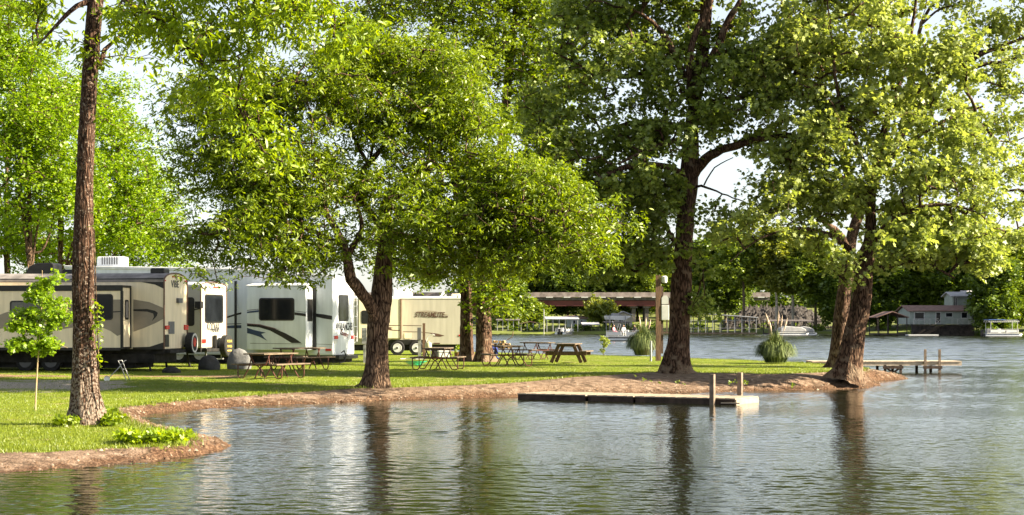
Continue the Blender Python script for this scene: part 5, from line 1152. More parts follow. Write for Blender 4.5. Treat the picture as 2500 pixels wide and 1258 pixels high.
for s in (-.25, .25): mb.bar((s, -.28, 0), (s, .19, .42), .025); mb.bar((s, .19, 0), (s, -.28, .40), .025); mb.bar((s, .2, .4), (s, .2, .86), .025)
mb.build('frame', ALU, t)
# ------------------------------------------------------------------ docks
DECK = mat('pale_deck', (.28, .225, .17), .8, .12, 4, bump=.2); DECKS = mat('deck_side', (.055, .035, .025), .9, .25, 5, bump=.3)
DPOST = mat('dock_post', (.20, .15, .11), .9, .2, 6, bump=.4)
# floating dock: near edge from (1266,968) to (1800,984), end face to (1858,962)
fl = Wt(1262, 975); fr = Wt(1798, 989)
ax = (fr - fl); Ld = ax.length; ang = math.atan2(ax.y, ax.x)
t = empty('floating_dock', fl, ang, 'low pale floating dock tied along the bare bank', 'dock')
wd_ = 1.55; cuts = [0, Ld * .335, Ld * .553, Ld]
for a, b in zip(cuts[:-1], cuts[1:]):
    mb = MB()
    nb = int((b - a) / .145)
    for k in range(nb): x0_ = a + .02 + k * (b - a - .04) / nb; mb.box((x0_, -.02, .132), (x0_ + (b - a - .04) / nb - .006 - .008 * (k % 3 == 1), wd_ + .02 * math.sin(k * 2.3), .162 + .004 * (k % 2)))
    mb.build('deck_section', DECK, t)
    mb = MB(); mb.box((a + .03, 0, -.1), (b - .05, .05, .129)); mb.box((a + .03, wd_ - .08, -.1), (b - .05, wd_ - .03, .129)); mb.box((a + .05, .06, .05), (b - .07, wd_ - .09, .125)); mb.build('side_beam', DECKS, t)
mb = MB(); mb.box((Ld - .045, 0, -.06), (Ld - .0, wd_ - .03, .129)); mb.build('end_board', DECK, t)
mb = MB(); mb.box((Ld * .94, -.10, .03), (Ld * 1.02, -.03, .06)); mb.build('cleat_plank', DECK, t)
for fx, yy, h in ((.903, -.085, .76), (.912, wd_ + .06, .76)):
    mb = MB(); mb.box((Ld * fx - .06, yy - .06, -.8), (Ld * fx + .06, yy + .06, h)); mb.build('post', DPOST, t, bevel=.008)
# fixed pier at the right
dp = 69.0; sp_ = F / dp
xl = (1962 - 1250) / F * (dp + 2.0); xr_ = (2348 - 1250) / F * dp
PIERW = mat('pier_plank', (.50, .41, .31), .85, .15, 4, bump=.2)
t = empty('wooden_pier', ((xl + xr_) / 2, dp, 0), 0, 'pale wooden pier on short legs reaching right past the leaning sycamore', 'pier')
hw = (xr_ - xl) / 2; zt_ = CAMZ - (882 - HY) / sp_; 
mb = MB(); mb.box((-hw, .0, zt_ - .19), (hw, .05, zt_ - .04)); mb.box((-hw, 1.4, zt_ - .19), (hw, 1.45, zt_ - .04)); mb.box((hw - .04, .052, zt_ - .19), (hw, 1.398, zt_ - .04)); mb.build('side_beam', PIERW, t)
mb = MB(); n_ = int(2 * hw / .15)
for k in range(n_): mb.box((-hw + k * 2 * hw / n_, -.03, zt_ - .037), (-hw + (k + 1) * 2 * hw / n_ - .008, 1.48, zt_))
mb.build('deck', PIERW, t)
for x0p, x1p, up in ((2160, 2198, 0), (2258, 2293, 1)):
    a = (x0p - 1250) / F * dp - t.location.x; b = (x1p - 1250) / F * dp - t.location.x
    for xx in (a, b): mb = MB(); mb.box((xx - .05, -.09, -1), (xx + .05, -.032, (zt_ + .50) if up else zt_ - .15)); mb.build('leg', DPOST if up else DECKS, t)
    mb = MB(); mb.box((a - .1, -.14, zt_ - .32), (b + .1, -.092, zt_ - .20))
    if not up: mb.bar((a + .08, -.07, zt_ - .3), ((a + b) / 2, -.07, -.02), .08, .03, up=(0, 1, 0)); mb.bar((b - .08, -.07, zt_ - .3), ((a + b) / 2 + .04, -.07, -.02), .08, .03, up=(0, 1, 0))
    mb.build('cross_brace', DECKS, t)
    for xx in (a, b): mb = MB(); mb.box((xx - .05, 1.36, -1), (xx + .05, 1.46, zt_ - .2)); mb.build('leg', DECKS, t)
# ------------------------------------------------------------------ plants on the lawn
def pampas(x, y, wpx, hpx, plumes, label, seed):
    g = G(x, y); s = F / g.y; rg_ = np.random.default_rng(seed)
    t = empty('pampas_grass', g, 0, label, 'ornamental grass', 'clumps of plumed grass at the water side')
    n = 4200; r0_ = rg_.uniform(0, 1, n); a = rg_.uniform(0, 6.283, n); R_ = wpx / s / 2; H_ = hpx / s
    tilt = rg_.uniform(0, 1, n) ** .5; ln = H_ * rg_.uniform(.65, 1.3, n)
    k = 5; V = np.zeros((n, k, 2, 3)); wdt = .020
    for i in range(k):
        u = i / (k - 1); r = R_ * (.55 * r0_ * tilt + (.10 + .62 * tilt) * u) ; z = np.maximum(.01, ln * ((1.05 + .1 * tilt) * u - (.08 + .88 * tilt) * u ** 3))
        for q, sg in enumerate((-1, 1)):
            w = wdt * (1 - u) ** .6 + .002
            V[:, i, q, 0] = r * np.cos(a) - sg * w * np.sin(a); V[:, i, q, 1] = r * np.sin(a) + sg * w * np.cos(a); V[:, i, q, 2] = z
    v = V.reshape(-1, 3); b = np.arange(n)[:, None] * k * 2 + np.arange(k - 1)[None, :] * 2
    f = np.stack([b, b + 1, b + 3, b + 2], -1).reshape(-1, 4)
    np_mesh('blades', v, f, np.full(len(f), 4), PGL, t)
    for (px_, ytop, lean) in plumes:
        X = (px_ - x) / s; Z = (y - ytop) / s; W = Wood()
        p0 = np.array([X * .3, 0, .2]); p1 = np.array([X + lean * .1, 0, Z])
        pts = np.array([p0 * (1 - u) + p1 * u + np.array([lean * .12 * u * u, 0, 0]) for u in np.linspace(0, 1, 8)])
        W.tube(pts, np.linspace(.008, .004, 8), 5); stt = W.build('stalk', STRAW, t)
        q = MB(); L = .55; d = Vector(pts[-1] - pts[-2]).normalized()
        W = Wood(); u = np.linspace(0, 1, 9); pp = np.array([np.array(pts[-1]) + np.array(d) * L * (k - .75) for k in u])
        W.tube(pp, .005 + .036 * np.sin(np.pi * np.clip(u * .9 + .08, 0, 1)) ** 1.2, 9, rg_, 3.0); W.build('plume', PLUME, stt)
    return t
PGL = leafmat('pampas_blade', (.022, .045, .012), (.20, .24, .09), trans=.2, tcol=(1.2, 1.1, .6))
STRAW = mat('straw', (.38, .30, .16), .9, .1, 5); PLUME = mat('plume', (.60, .46, .36), .95, .15, 30, bump=.8, bscale=60)
pampas(1893, 886, 96, 74, [(1884, 772, -1), (1898, 768, .2), (1905, 778, .3), (1912, 785, .6), (1887, 790, -.6)], 'rounded clump of tall plumed grass between the two sycamores', 61)
pampas(1570, 868, 84, 74, [(1566, 778, -.4), (1577, 782, .0), (1583, 785, .4)], 'plumed grass clump behind the utility pole', 62)
g = G(1474, 866); st_ = templates(OVL, 10, .10, 1.0, .10, 0, rt, tuft=2)
make_tree('leafy_shrub', 'small upright bright shrub at the water edge left of the plumed grass', 'shrub', g.y,
 [[(1474, 868, 0, .02), (1474, 850, 0, .015), (1476, 832, 0, .008)]], [(1470, 826, 10, 9, 0, .15, 16), (1480, 830, 9, 9, 0, .15, 14), (1475, 846, 9, 10, 0, .12, 16), (1472, 858, 6, 6, 0, .1, 6)], st_, BK_ASH, LF_SYC, 71, clump=3, cr=.05, minz=.05, tip_r=.002, sides=6)
# weeds
wt_ = templates(OVL, 14, .09, .8, .12, -.5, rt, tuft=3)
def weeds(name, label, spots_, cat, lm, wsc=(.6, 1.2)):
    pts = []
    rg_ = np.random.default_rng(len(label))
    for (x, y, rx, ry, n) in spots_:
        for _ in range(n):
            g = G(x + rx * rg_.normal(0, .5), y + ry * rg_.normal(0, .5)); pts.append((g.x, g.y, g.z + rg_.uniform(.02, .14)))
    c = np.array(pts).mean(0); c[2] = .15; t = empty(name, c, 0, label, cat)
    leaves_at('leaves', np.array(pts) - c, wt_, rg_, lm, t, wsc)
    return t
weeds('weed_clump', 'dark green weed clump against the foot of the nearest trunk', [(262, 1030, 24, 14, 40), (268, 1040, 24, 6, 20)], 'weeds', LF_ASH)
weeds('weed_patch', 'broad leafed weeds along the near tip of the grass', [(330, 1083, 40, 4, 60), (390, 1082, 50, 4, 70), (440, 1078, 20, 5, 34), (300, 1080, 20, 4, 20)], 'weeds', LF_NEAR, (.4, .9))
weeds('weed_clump', 'few weeds at the left side of the nearest trunk foot', [(150, 1042, 22, 3, 14), (178, 1040, 8, 4, 8)], 'weeds', LF_ASH)
weeds('bank_weeds', 'sparse yellow-green weeds dotted on the bare bank below the big sycamore', [(1640, 940, 60, 6, 4), (1810, 942, 30, 6, 5), (640, 968, 30, 4, 4), (1560, 930, 40, 5, 3), (1935, 948, 6, 2, 3)], 'weeds', LF_ASH, (.3, .6))
# ------------------------------------------------------------------ far shore
SH = [(-420, 420), (-200, 400), (-90, 372), (-10, 346), (20, 342), (46, 336), (70, 322), (86, 300), (105, 284), (140, 276), (260, 270)]
def shore_y(x): return np.interp(x, [p[0] for p in SH], [p[1] for p in SH])
def far_h(x, y):
    t = y - shore_y(x)
    z = np.interp(t, [-6, 0, 1.5, 12, 50, 110, 260], [-1.2, -.1, .55, 1.0, 2.6, 6.0, 11.0])
    return z + .25 * np.sin(x * .21 + y * .1) * np.clip(t / 20, 0, 1)
X, Y = np.meshgrid(np.concatenate([np.arange(-420, -20, 12), np.arange(-20, 130, 1.0), np.arange(130, 262, 8)]), np.concatenate([np.arange(262, 370, 1.0), np.arange(370, 700, 6)]))
Z = far_h(X, Y); i = np.arange(X.size).reshape(X.shape)
f = np.stack([i[:-1, :-1], i[:-1, 1:], i[1:, 1:], i[1:, :-1]], -1).reshape(-1, 4)
fm = mat('far_ground', (.15, .19, .02), .95, .2, .4, col2=(.08, .085, .02))
tag(np_mesh('far_shore', np.stack([X, Y, Z], -1), f, np.full(len(f), 4), fm, smooth=True), kind='structure')
# stone bank
ST = mat('riprap', (.050, .042, .040), .95, .3, 1.6, col2=(.02, .016, .013), bump=.6)
LFD = leafmat('leaf_far_dark', (.038, .078, .008), (.15, .22, .02), trans=.42)
LFM = leafmat('leaf_far_mid', (.065, .115, .008), (.22, .29, .025), trans=.4)
LFL = leafmat('leaf_far_pale', (.09, .13, .012), (.24, .27, .04), trans=.45)
T_FAR = templates(OVL, 26, .95, .65, .62, .2, rt, tuft=4)
def FP(x, y, D): p = P(x, y, D); return p
def fgz(x, D): return float(far_h(np.array((x - 1250) / F * D), np.array(float(D))))
def fy(x, D): return HY + (CAMZ - fgz(x, D)) * F / D      # pixel row of the ground there
def far_tree(x, D, ytop, wpx, seed, label, leaf, ybot=None, name='far_tree', tr=.3, dens=1.0, bark=None, nb=7, group='trees on the far shore'):
    rg_ = np.random.default_rng(seed); yb = fy(x, D); ybot = ybot or yb - (yb - ytop) * .28
    limbs = [[(x, yb + 2, 0, tr * 1.2), (x + 1, (yb + ybot) / 2, 0, tr), (x - 1, (ytop + ybot) / 2, 0, tr * .6), (x, ytop + 8, 0, tr * .15)]]
    blobs = []; H = ybot - ytop
    for k in range(nb):
        u = (k + .5) / nb; yy = ybot - u * H; ww = wpx / 2 * (math.sin(math.pi * (.12 + .80 * u)) ** .6)
        for s in (-1, 1): blobs.append((x + s * ww * rg_.uniform(.35, .6), yy + rg_.uniform(-6, 6), ww * rg_.uniform(.4, .6), H / nb * .8, rg_.uniform(-2, 2), ww / F * D * .8, int(ww * H / nb * .075 * dens) + 4))
        if k > 1: limbs.append([(x, yy + H * .2, 0, tr * .35), (x + (ww if k % 2 else -ww) * .6, yy, 0, tr * .12)])
    return make_tree(name, label, 'tree', D, limbs, blobs, T_FAR, bark or BK_FAR, leaf, seed, group=group, clump=7, cr=1.1, minz=1.5, sides=8, twigs=False, flow=0, tip_r=.02, lsc=(.8, 1.3))
FT = [
 (1225, 380, 640, 90, 1, 'dark round tree rising behind the bridge just right of the trunk pair', LFD), (1300, 400, 600, 110, 2, 'broad dark tree behind the left part of the bridge', LFD),
 (1385, 395, 585, 110, 3, 'tall dark tree behind the middle of the bridge', LFD), (1470, 405, 575, 110, 4, 'highest dark tree behind the bridge', LFD), (1555, 395, 590, 100, 5, 'mid green tree behind the bridge left of the utility pole', LFM),
 (1625, 400, 610, 90, 6, 'mid green tree behind the utility pole', LFM),
 (1250, 362, 752, 50, 7, 'small round green tree under the bridge by the left dock', LFM), (1303, 366, 742, 60, 8, 'bushy green tree under the bridge above the gabled dock', LFM), (1475, 362, 742, 60, 9, 'light green tree under the bridge beside the white boat', LFL),
 (1770, 352, 570, 150, 10, 'large dark tree over the open metal boat dock', LFD), (1815, 338, 590, 120, 11, 'forked shade tree with a dark trunk on the far lawn', LFM),
 (1895, 336, 560, 110, 12, 'pale green tree with the left of three white stems', LFL), (1935, 338, 570, 100, 13, 'pale green tree with a straight white stem beyond the grass clump', LFL),
 (1990, 334, 600, 110, 14, 'mid green tree overhanging the stone bank', LFM), (2060, 330, 640, 110, 15, 'dark tree between the stone bank and the leaning sycamore', LFD),
 (2140, 330, 620, 120, 16, 'dark tree left of the low red roofed house', LFD), (2215, 336, 625, 120, 17, 'dark tree behind the low red roofed house', LFD), (2290, 332, 630, 100, 18, 'bright green tree left of the grey upper house', LFM),
 (2365, 326, 600, 120, 19, 'dark tree rising behind the grey upper house', LFD), (2460, 300, 575, 130, 20, 'large tree hanging over the boat with the striped canopy', LFM), (2430, 292, 640, 80, 21, 'dark tree to the right of the grey upper house', LFD),
 (2525, 305, 590, 120, 22, 'tree cut by the right edge of the view', LFM), (1700, 410, 600, 70, 23, 'distant tree above the right end of the bridge', LFD),
]
for (x, D, yt, wpx, sd_, lb, lf) in FT:
    small = yt > 720
    pale = sd_ in (12, 13)
    far_tree(x, D, yt, wpx, 100 + sd_, lb, lf, ybot=(fy(x, D) - 12) if small else {10: 742, 11: 692, 14: 712}[sd_] if sd_ in (10, 11, 14) else (700 if pale else (fy(x, D) - 45 if sd_ in (11,) else fy(x, D) - 28)), tr=.28 if not small else .12, bark=mat('white_bark', (.45, .40, .33), .9, .2, 2) if pale else None, dens=1.0)
# woodland closing the view
wr = np.random.default_rng(77); PT = []
for k in range(2600):
    x = wr.uniform(1120, 2620); D = wr.uniform(425, 470)
    top = 640 + 26 * math.sin(x * .013) + 14 * math.sin(x * .05 + 1) + (15 if x < 1300 else 0)
    y = top + (815 - top) * wr.uniform(0, 1) ** 1.15
    PT.append(tuple(P(x, y, D)))
for k in range(1500):
    x = wr.uniform(-900, 1120); D = wr.uniform(450, 480); y = 800 - 55 * wr.uniform(0, 1) * (1 + .3 * math.sin(x * .02)); PT.append(tuple(P(x, y, D)))
T_W = templates(OVL, 30, 2.2, .75, 1.1, .2, rt, tuft=4)
tag(leaves_at('woodland', np.array(PT), T_W, wr, LFD, None, (.8, 1.4)), 'continuous dark woodland closing the far shore', 'woodland', kind='stuff')
# low brush along the far waterline
PT = []
for k in range(700):
    x = wr.uniform(1190, 2560); D = float(shore_y((x - 1250) / F * 320)) + wr.uniform(3, 30); p = P(x, 0, D)
    if math.sin(x * .045) + math.sin(x * .11 + 2) < .1: continue
    PT.append((p.x, D, float(far_h(np.array(p.x), np.array(D))) + wr.uniform(0, .8)))
tag(leaves_at('shore_brush', np.array(PT), T_FAR, wr, LFD, None, (.5, 1.1)), 'dark brush growing along the far waterline', 'brush', kind='stuff')
# stone embankment under the bridge head
gx = np.linspace(1765, 2075, 90); gy = np.linspace(0, 1, 34); V = []
nr = np.random.default_rng(9)
for v_ in gy:
    for u_ in gx:
        D = 345 + 26 * v_; p = P(u_, 0, D); top = 5.0 * math.exp(-((u_ - 1890) / 118) ** 6)
        z = 1.0 + top * (v_ ** .8) + nr.normal(0, .38); V.append((p.x + nr.normal(0, .12), D, z))
i = np.arange(90 * 34).reshape(34, 90); f = np.stack([i[:-1, :-1], i[:-1, 1:], i[1:, 1:], i[1:, :-1]], -1).reshape(-1, 4)
tag(np_mesh('stone_embankment', np.array(V), f, np.full(len(f), 4), ST), kind='structure')
# ------------------------------------------------------------------ bridge
CONC = mat('bridge_concrete', (.30, .245, .235), .9, .2, .8); GIRD = mat('bridge_girder', (.11, .028, .025), .7, .15, .5); DKC = mat('dark_concrete', (.10, .09, .085), .9, .2, 1)
Db = 385; sb_ = F / Db
br = empty('road_bridge', P(1500, HY, Db), 0, 'long low road bridge with a dark red girder under a pale parapet', 'bridge'); b0 = Vector(br.location)
bx0 = (760 - 1250) / F * Db - b0.x; bx1 = (1880 - 1250) / F * Db - b0.x
zz = lambda y: (HY - y) / sb_ 
mb = MB(); mb.box((bx0, 0, zz(726)), (bx1, .3, zz(714))); n_ = 26
mb.build('parapet', CONC, br)
mb = MB()
for k in range(n_): x = bx0 + (k + .3) * (bx1 - bx0) / n_; mb.box((x, -.06, zz(726) - .12), (x + 1.6, -.003, zz(726) + .12))
mb.build('parapet_drain', WHT, br)
mb = MB(); mb.box((bx0, .35, zz(733)), (bx1, 9, zz(727))); mb.build('deck', DKC, br)
mb = MB(); mb.box((bx0, .6, zz(746)), (bx1 - 12, .9, zz(734))); mb.box((bx0, .5, zz(747.5)), (bx1 - 12, 1.0, zz(746))); mb.build('girder', GIRD, br)
mb = MB(); mb.box((bx0, 7.6, zz(746)), (bx1 - 12, 7.9, zz(734))); mb.build('girder', GIRD, br)
for px_ in (1000, 1290 - 60, 1548, 1580):
    x = (px_ - 1250) / F * Db - b0.x; mb = MB(); mb.box((x - .9, .7, zz(752)), (x + .9, 8, zz(747.6)))
    for yy in (1, 4, 7): mb.box((x - .45, yy, -4), (x + .45, yy + .9, zz(752)))
    mb.build('pier', DKC, br)
# ------------------------------------------------------------------ boat docks
TIN = mat('tin_roof', (.42, .43, .45), .5, .1, 1); TIND = mat('dark_roof', (.12, .10, .10), .8, .2, 1); RRED = mat('rust_roof', (.22, .13, .105), .85, .15, 1.5); PALEW = mat('pale_post', (.46, .45, .43), .7, .1, 2)
WALLG = mat('grey_green_wall', (.33, .37, .33), .8, .08, 1.5); DKW = mat('dark_timber', (.045, .035, .03), .9, .3, 2); RGREY = mat('grey_roof', (.42, .41, .43), .8, .1, 1)
def shelter(label, x0, x1, yr, ye, D, dep, roofm, postm, nx=4, gable=False, yw=None, rail=False, apex=.5):
    xw0 = (x0 - 1250) / F * D; xw1 = (x1 - 1250) / F * D; s = F / D; cx = (xw0 + xw1) / 2; hw = (xw1 - xw0) / 2
    t = empty('boat_dock', (cx, D, 0), 0, label, 'boat dock'); ze = CAMZ - (ye - HY) / s; zr = CAMZ - (yr - HY) / s
    mb = MB()
    if gable:
        ax_ = -hw + 2 * hw * apex
        mb.prism([(-hw - .2, ze), (ax_, zr), (hw + .2, ze), (hw + .2, ze + .12), (ax_, zr + .14), (-hw - .2, ze + .12)], -.3, dep + .3, 'y')
    else: mb.prism([(-.3, ze), (dep + .3, zr), (dep + .3, zr + .12), (-.3, ze + .14)], -hw - .2, hw + .2, 'x')
    mb.build('roof', roofm, t)
    mb = MB(); mb.box((-hw, 0, .15), (hw, .9, .45)); mb.box((-hw, dep - .9, .15), (hw, dep, .45)); mb.box((-hw, .9, .16), (-hw + .9, dep - .9, .44)); mb.box((hw - .9, .9, .16), (hw, dep - .9, .44)); mb.build('deck', DKW, t)
    for k in range(nx):
        x = -hw + .12 + (2 * hw - .24) * k / (nx - 1)
        for yy in (.1, dep - .1):
            ap = -hw + 2 * hw * apex
            ht = ze if not gable else (ze + (zr - ze) * max(0, 1 - abs(x - ap) / ((ap + hw) if x < ap else (hw - ap + .001))))
            ht = ht if gable else ze + (zr - ze) * (yy + .3) / (dep + .6)
            mb = MB(); mb.box((x - .07, yy - .07, .45), (x + .07, yy + .07, ht)); mb.build('post', postm, t)
    if rail:
        mb = MB(); mb.box((-hw, .05, ze - .55), (hw, .11, ze - .45)); mb.box((-hw, .05, 1.3), (hw, .1, 1.36)); mb.build('rail', postm, t)
    return t
shelter('old boat dock with a dark flat roof, farthest left under the bridge', 1213, 1268, 780, 783, 350, 6, TIND, PALEW, 5)
shelter('low gabled boat dock with slim white posts', 1271, 1318, 786, 791, 349, 6, RRED, PALEW, 4, True)
shelter('boat dock with a flat white metal roof and tall white posts', 1334, 1412, 774, 780, 345, 9, TIN, PALEW, 6)
shelter('small grey canopied slip right of the white roofed dock', 1423, 1462, 788, 794, 346, 5, RGREY, DKW, 3)
shelter('dark canopied slip behind the moving boat', 1478, 1536, 786, 788, 346, 6, TIND, DKW, 4)
shelter('large open frame boat dock with a pale gabled roof on grey posts', 1668, 1848, 766, 776, 322, 9, TIN, GALV, 11, True, rail=True, apex=.25)
shelter('long low dock roof on thin dark posts over the covered boats', 1876, 1984, 782, 785, 306, 7, TIND, DKW, 6)
shelter('dark timber boathouse with a rust coloured gable roof', 2142, 2216, 762, 776, 292, 7, RRED, DKW, 4, True)
def house(name, label, x0, x1, yr, ye, yb, D, dep, wallm, roofm, wins, gable='front', over=.5, cat='house'):
    s = F / D; xw0 = (x0 - 1250) / F * D; xw1 = (x1 - 1250) / F * D; cx = (xw0 + xw1) / 2; hw = (xw1 - xw0) / 2
    zb = CAMZ - (yb - HY) / s; ze = CAMZ - (ye - HY) / s; zr = CAMZ - (yr - HY) / s
    t = empty(name, (cx, D, zb), 0, label, cat); ze -= zb; zr -= zb
    mb = MB()
    if gable == 'front':      # ridge parallel to the shore
        mb.box((-hw, 0, 0), (hw, dep, ze)); mb.build('wall', wallm, t)
        mb = MB(); mb.prism([(-over, ze - .05), (dep / 2, zr), (dep + over, ze - .05), (dep + over, ze + .12), (dep / 2, zr + .16), (-over, ze + .12)], -hw - over, hw + over, 'x'); mb.build('roof', roofm, t)
        mb = MB(); mb.add([(-hw, 0.02, ze), (-hw, dep / 2, zr), (-hw, dep - .02, ze), (-hw + .1, .02, ze), (-hw + .1, dep / 2, zr), (-hw + .1, dep - .02, ze)], [(0, 1, 2), (3, 5, 4), (0, 3, 4, 1), (1, 4, 5, 2)]); mb.build('gable_wall', wallm, t)
    else:
        mb.prism([(-hw, 0), (hw, 0), (hw, ze), (0, zr), (-hw, ze)], 0, dep, 'y'); mb.build('wall', wallm, t)
        mb = MB(); mb.prism([(-hw - over, ze - .05), (0, zr + .03), (hw + over, ze - .05), (hw + over, ze + .12), (0, zr + .2), (-hw - over, ze + .12)], -over, dep + over, 'y'); mb.build('roof', roofm, t)
    for (a, b, y0, y1) in wins:
        A_ = (a - 1250) / F * D - cx; B_ = (b - 1250) / F * D - cx; z0_ = CAMZ - (y1 - HY) / s - zb; z1_ = CAMZ - (y0 - HY) / s - zb
        mb = MB(); mb.box((A_, -.06, z0_), (B_, -.003, z1_)); f_ = mb.build('window', WHT, t)
        mb = MB(); mb.box((A_ + .12, -.075, z0_ + .12), (B_ - .12, -.062, z1_ - .12)); mb.build('pane', GLS, f_)
    return t
h1 = house('lake_house', 'low house with a long rust coloured roof and a railed deck', 2221, 2372, 747, 760, 792, 300, 9, WALLG, RRED, [(2232, 2257, 762, 782), (2284, 2297, 762, 790), (2308, 2326, 763, 775), (2346, 2362, 762, 778)])
s = F / 300; zd = .25
mb = MB(); mb.box((-5.6, -2.4, -.25), (5.6, -.09, -.02)); dk = mb.build('deck', DKW, h1)
mb = MB(); mb.box((-5.6, -2.4, .95), (-1.0, -2.3, 1.03)); mb.box((.7, -2.4, .95), (5.6, -2.3, 1.03))
for k in range(12):
    x = -5.6 + k * 1.0
    if -1.2 < x < .6: continue
    mb.box((x, -2.39, -.02), (x + .1, -2.31, .95))
    if k % 2 == 0: mb.bar((x + .1, -2.35, .0), (x + 1.0, -2.35, .95), .06); mb.bar((x + .1, -2.35, .95), (x + 1.0, -2.35, .0), .06)
mb.build('railing', PALEW, dk)
mb = MB()
for k in range(9): mb.box((-1.4 - k * .38, -2.9 - .1 * k, -.25 - .22 * k), (-.3 - k * .38, -2.45 - .1 * k, -.17 - .22 * k))
mb.build('stairs', WOODW, dk)
mb = MB(); mb.box((-5.5, -2.2, -2.2), (5.5, -.4, -.26)); mb.build('foundation', DKW, h1)
h2 = house('lake_house', 'two storey grey house standing above the low roofed one', 2326, 2366, 714, 724, 756, 306, 6, WALLG, RGREY, [(2332, 2337, 726, 752)])
mb = MB(); zb2_ = Vector(h2.location).z
for x in (-1.4, 1.45): mb.box((x, -.8, -4.5), (x + .14, -.66, (756 - 724) / (F / 306)))
mb.box((-1.6, -.9, -.1), (1.65, -.003, .05)); mb.build('porch_post', DKW, h2)
house('lake_house', 'grey wing with a higher roof attached right of the two storey house', 2362, 2396, 711, 728, 800, 309, 6, WALLG, RGREY, [])
house('lake_house', 'brown roofed house seen behind the white roofed dock under the bridge', 1384, 1432, 772, 778, 800, 362, 7, WALLG, RRED, [(1398, 1406, 781, 792), (1416, 1424, 781, 792)])
house('lake_house', 'pale gabled house half hidden under the bridge behind the boats', 1500, 1544, 762, 772, 800, 358, 8, mat('tan_wall', (.45, .40, .30), .8, .1, 1), RGREY, [(1510, 1522, 776, 788)], gable='side')
mb = MB(); o = MB(); o.box((-2.6, -2, 0), (2.6, .5, .22)); oo = o.build('swim_platform', WHT); oo.location = (P(2248, 0, 286).x, 286, .08); tag(oo, 'flat pale swim platform floating before the stairs', 'platform')
# lamp pole, mast
t = empty('lamp_pole', (P(1328, 0, 344).x, 344, .2), 0, 'thin pale pole standing left of the white roofed dock', 'pole'); mb = MB(); mb.tube([(0, 0, -.5), (0, 0, 5.0)], .08, 6); mb.build('pole', PALEW, t); mb = MB(); mb.box((-.1, -.4, 4.9), (.1, .1, 5.05)); mb.build('lamp', PALEW, t)
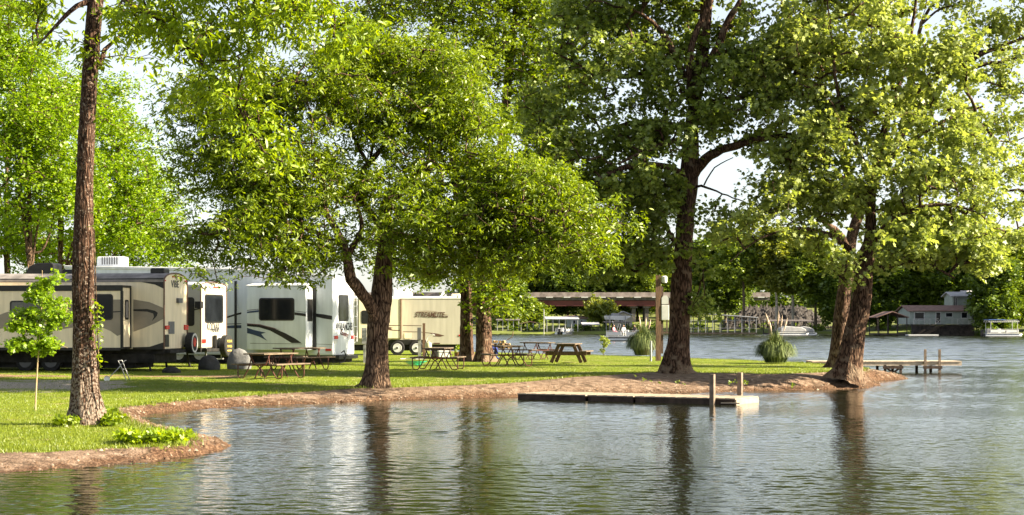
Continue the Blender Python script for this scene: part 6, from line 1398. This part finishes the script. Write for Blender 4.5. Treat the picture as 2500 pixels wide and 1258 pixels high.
# ------------------------------------------------------------------ boats
NAVB = mat('blue_vinyl', (.05, .12, .35), .6, .1, 3); CANV = mat('grey_canvas', (.28, .28, .29), .85, .1, 2); STR = mat('striped_canopy', (.45, .45, .42), .7, .05, 2)
def pontoon(label, x, D, Lb, rz=0, canopy=None, cover_=False, group=None, mast=False, z=0, seats=True):
    t = empty('pontoon_boat', ((x - 1250) / F * D, D, z), rz, label, 'pontoon boat', group); w = 2.5; h = Lb / 2
    for yy in (-.85, .85):
        mb = MB(); mb.tube([(-h, yy, .18), (h - .6, yy, .18), (h - .15, yy, .28), (h, yy, .42)], [.3, .3, .2, .05], 12); mb.build('pontoon', ALU, t, smooth=True)
    mb = MB(); mb.box((-h + .1, -w / 2, .5), (h - .2, w / 2, .6)); mb.build('deck', WHT, t)
    if not cover_:
        mb = MB(); x0, x1 = -h + .7, h - .7
        for sy in (-1, 1):
            y = sy * (w / 2 - .06)
            mb.box((x0, y - .02, .70), (-.35, y + .02, 1.12)); mb.box((.35, y - .02, .70), (x1, y + .02, 1.12))
        mb.box((x1 - .02, -w / 2 + .1, .70), (x1 + .02, w / 2 - .1, 1.12)); mb.build('fence_panel', WHT, t)
        mb = MB()
        for sy in (-1, 1):
            y = sy * (w / 2 - .06)
            for a, b in ((x0, -.35), (.35, x1)):
                mb.tube([(a, y, .6), (a, y, 1.24), (b, y, 1.24), (b, y, .6)], .025, 5)
        mb.build('rail', ALU, t)
        if seats:
            mb = MB(); mb.box((x0 + .1, -w / 2 + .15, .6), (x0 + 1.2, -w / 2 + .7, 1.0)); mb.box((x1 - 1.5, w / 2 - .75, .6), (x1 - .2, w / 2 - .2, 1.0)); mb.box((x0 + .1, w / 2 - .7, .6), (x0 + .7, w / 2 - .2, 1.35)); mb.build('seat', CANV, t, bevel=.04)
            mb = MB(); mb.box((-.6, .1, .6), (-.1, .7, 1.35)); mb.build('console', WHT, t, bevel=.05)
    else:
        mb = MB(); mb.prism([(-h + .5, .62), (h - .5, .62), (h - .55, 1.15), (h - 1.4, 1.55), (-h + 1.6, 1.75), (-h + .6, 1.3)], -w / 2, w / 2, 'y'); mb.build('canvas_cover', CANV, t, bevel=.15)
    mb = MB(); mb.prism([(-h - .45, -.3), (-h - .25, -.3), (-h - .05, .55), (-h, 1.15), (-h - .35, 1.2), (-h - .5, .85)], -.18, .18, 'y'); mb.build('outboard_motor', BLK, t, bevel=.04)
    if canopy:
        mb = MB()
        for k in range(15):
            xx = -h + .5 + k * (Lb - 1.2) / 14
            mb.tube([(xx, -w / 2, 2.45)] + [(xx, -w / 2 * math.cos(math.pi * q / 6), 2.45 + .35 * math.sin(math.pi * q / 6)) for q in range(1, 6)] + [(xx, w / 2, 2.45)], .06, 5)
        mb.build('canopy_rib', STR, t)
        mb = MB(); mb.box((-h + .45, -w / 2 - .02, 2.80), (h - 3.0, w / 2 + .02, 2.90)); mb.build('canopy', NAVB, t)
        mb = MB()
        for xx in (-h + .8, h - .9):
            for yy in (-w / 2 + .05, w / 2 - .05): mb.bar((xx, yy, .6), (xx, yy, 2.45), .06)
        for yy in (-w / 2 + .05, w / 2 - .05): mb.bar((-h + .5, yy, 2.45), (h - .7, yy, 2.45), .06)
        mb.build('canopy_frame', WHT, t)
    if mast:
        mb = MB(); mb.bar((.7, -.9, 1.2), (.5, -.9, 2.1), .05); mb.bar((1.2, -.9, 1.2), (1.5, -.9, 2.5), .05); mb.bar((.9, .9, 1.2), (.55, .9, 2.2), .05); mb.build('folded_canopy_pole', WHT, t)
    return t
Dm = 8000 / (833 - 793); pb = pontoon('white pontoon boat under way with people aboard', 1524, Dm, 5.6, R(172), mast=True)
for k, (dx, dy, lb, c) in enumerate([(1.6, .5, 'person in a dark top steering at the rear of the moving boat', (.08, .06, .06)), (.2, -.3, 'person in white seated in the middle of the moving boat', (.6, .6, .6)), (-1.0, -.4, 'person in a pink top seated near the front of the moving boat', (.6, .28, .32))]):
    person(SIT, SITR, SITE, mat('shirt', c, .85, .1, 8), lb, Vector(pb.location) + Vector((dx - .3, dy, .62)), R(40 * k - 30), headp=(0, -.01, 1.24))
pontoon('pontoon boat moored nose out below the white metal roof', 1378, 342, 6.0, R(70), z=0)
pontoon('boat under a grey canvas cover, left of the two by the low dock', 1932, 303, 6.0, R(8), cover_=True, group='covered boats at the low dock')
pontoon('boat under a grey canvas cover, right of the two by the low dock', 1966, 304, 4.2, R(-6), cover_=True, group='covered boats at the low dock')
pontoon('pontoon boat with a ribbed canopy and blue roof moored at the far right', 2446, 276, 6.3, R(4), canopy=True)
# white boat on a lift under the bridge
t = empty('motor_boat', (P(1500, 0, 340).x + .4, 340, 3.2), R(15), 'pale motor boat hoisted high on a lift in the middle distance', 'boat')
mb = MB(); mb.prism([(-2.4, .5), (-2.2, -.15), (1.4, -.3), (2.9, .45), (2.9, .6), (-2.4, .65)], -1.0, 1.0, 'y'); mb.build('hull', WHT, t, bevel=.12)
mb = MB(); mb.prism([(-.9, .66), (.9, .66), (.3, 1.15), (-.8, 1.2)], -.8, .8, 'y'); mb.build('canvas_cover', CANV, t)
mb = MB()
for x in (-1.8, 1.6):
    for y in (-1.2, 1.2): mb.bar((x, y, -3.6), (x, y, .9), .12)
    mb.bar((x, -1.2, -.22), (x, 1.2, -.22), .12)
mb.build('lift_frame', GALV, t)
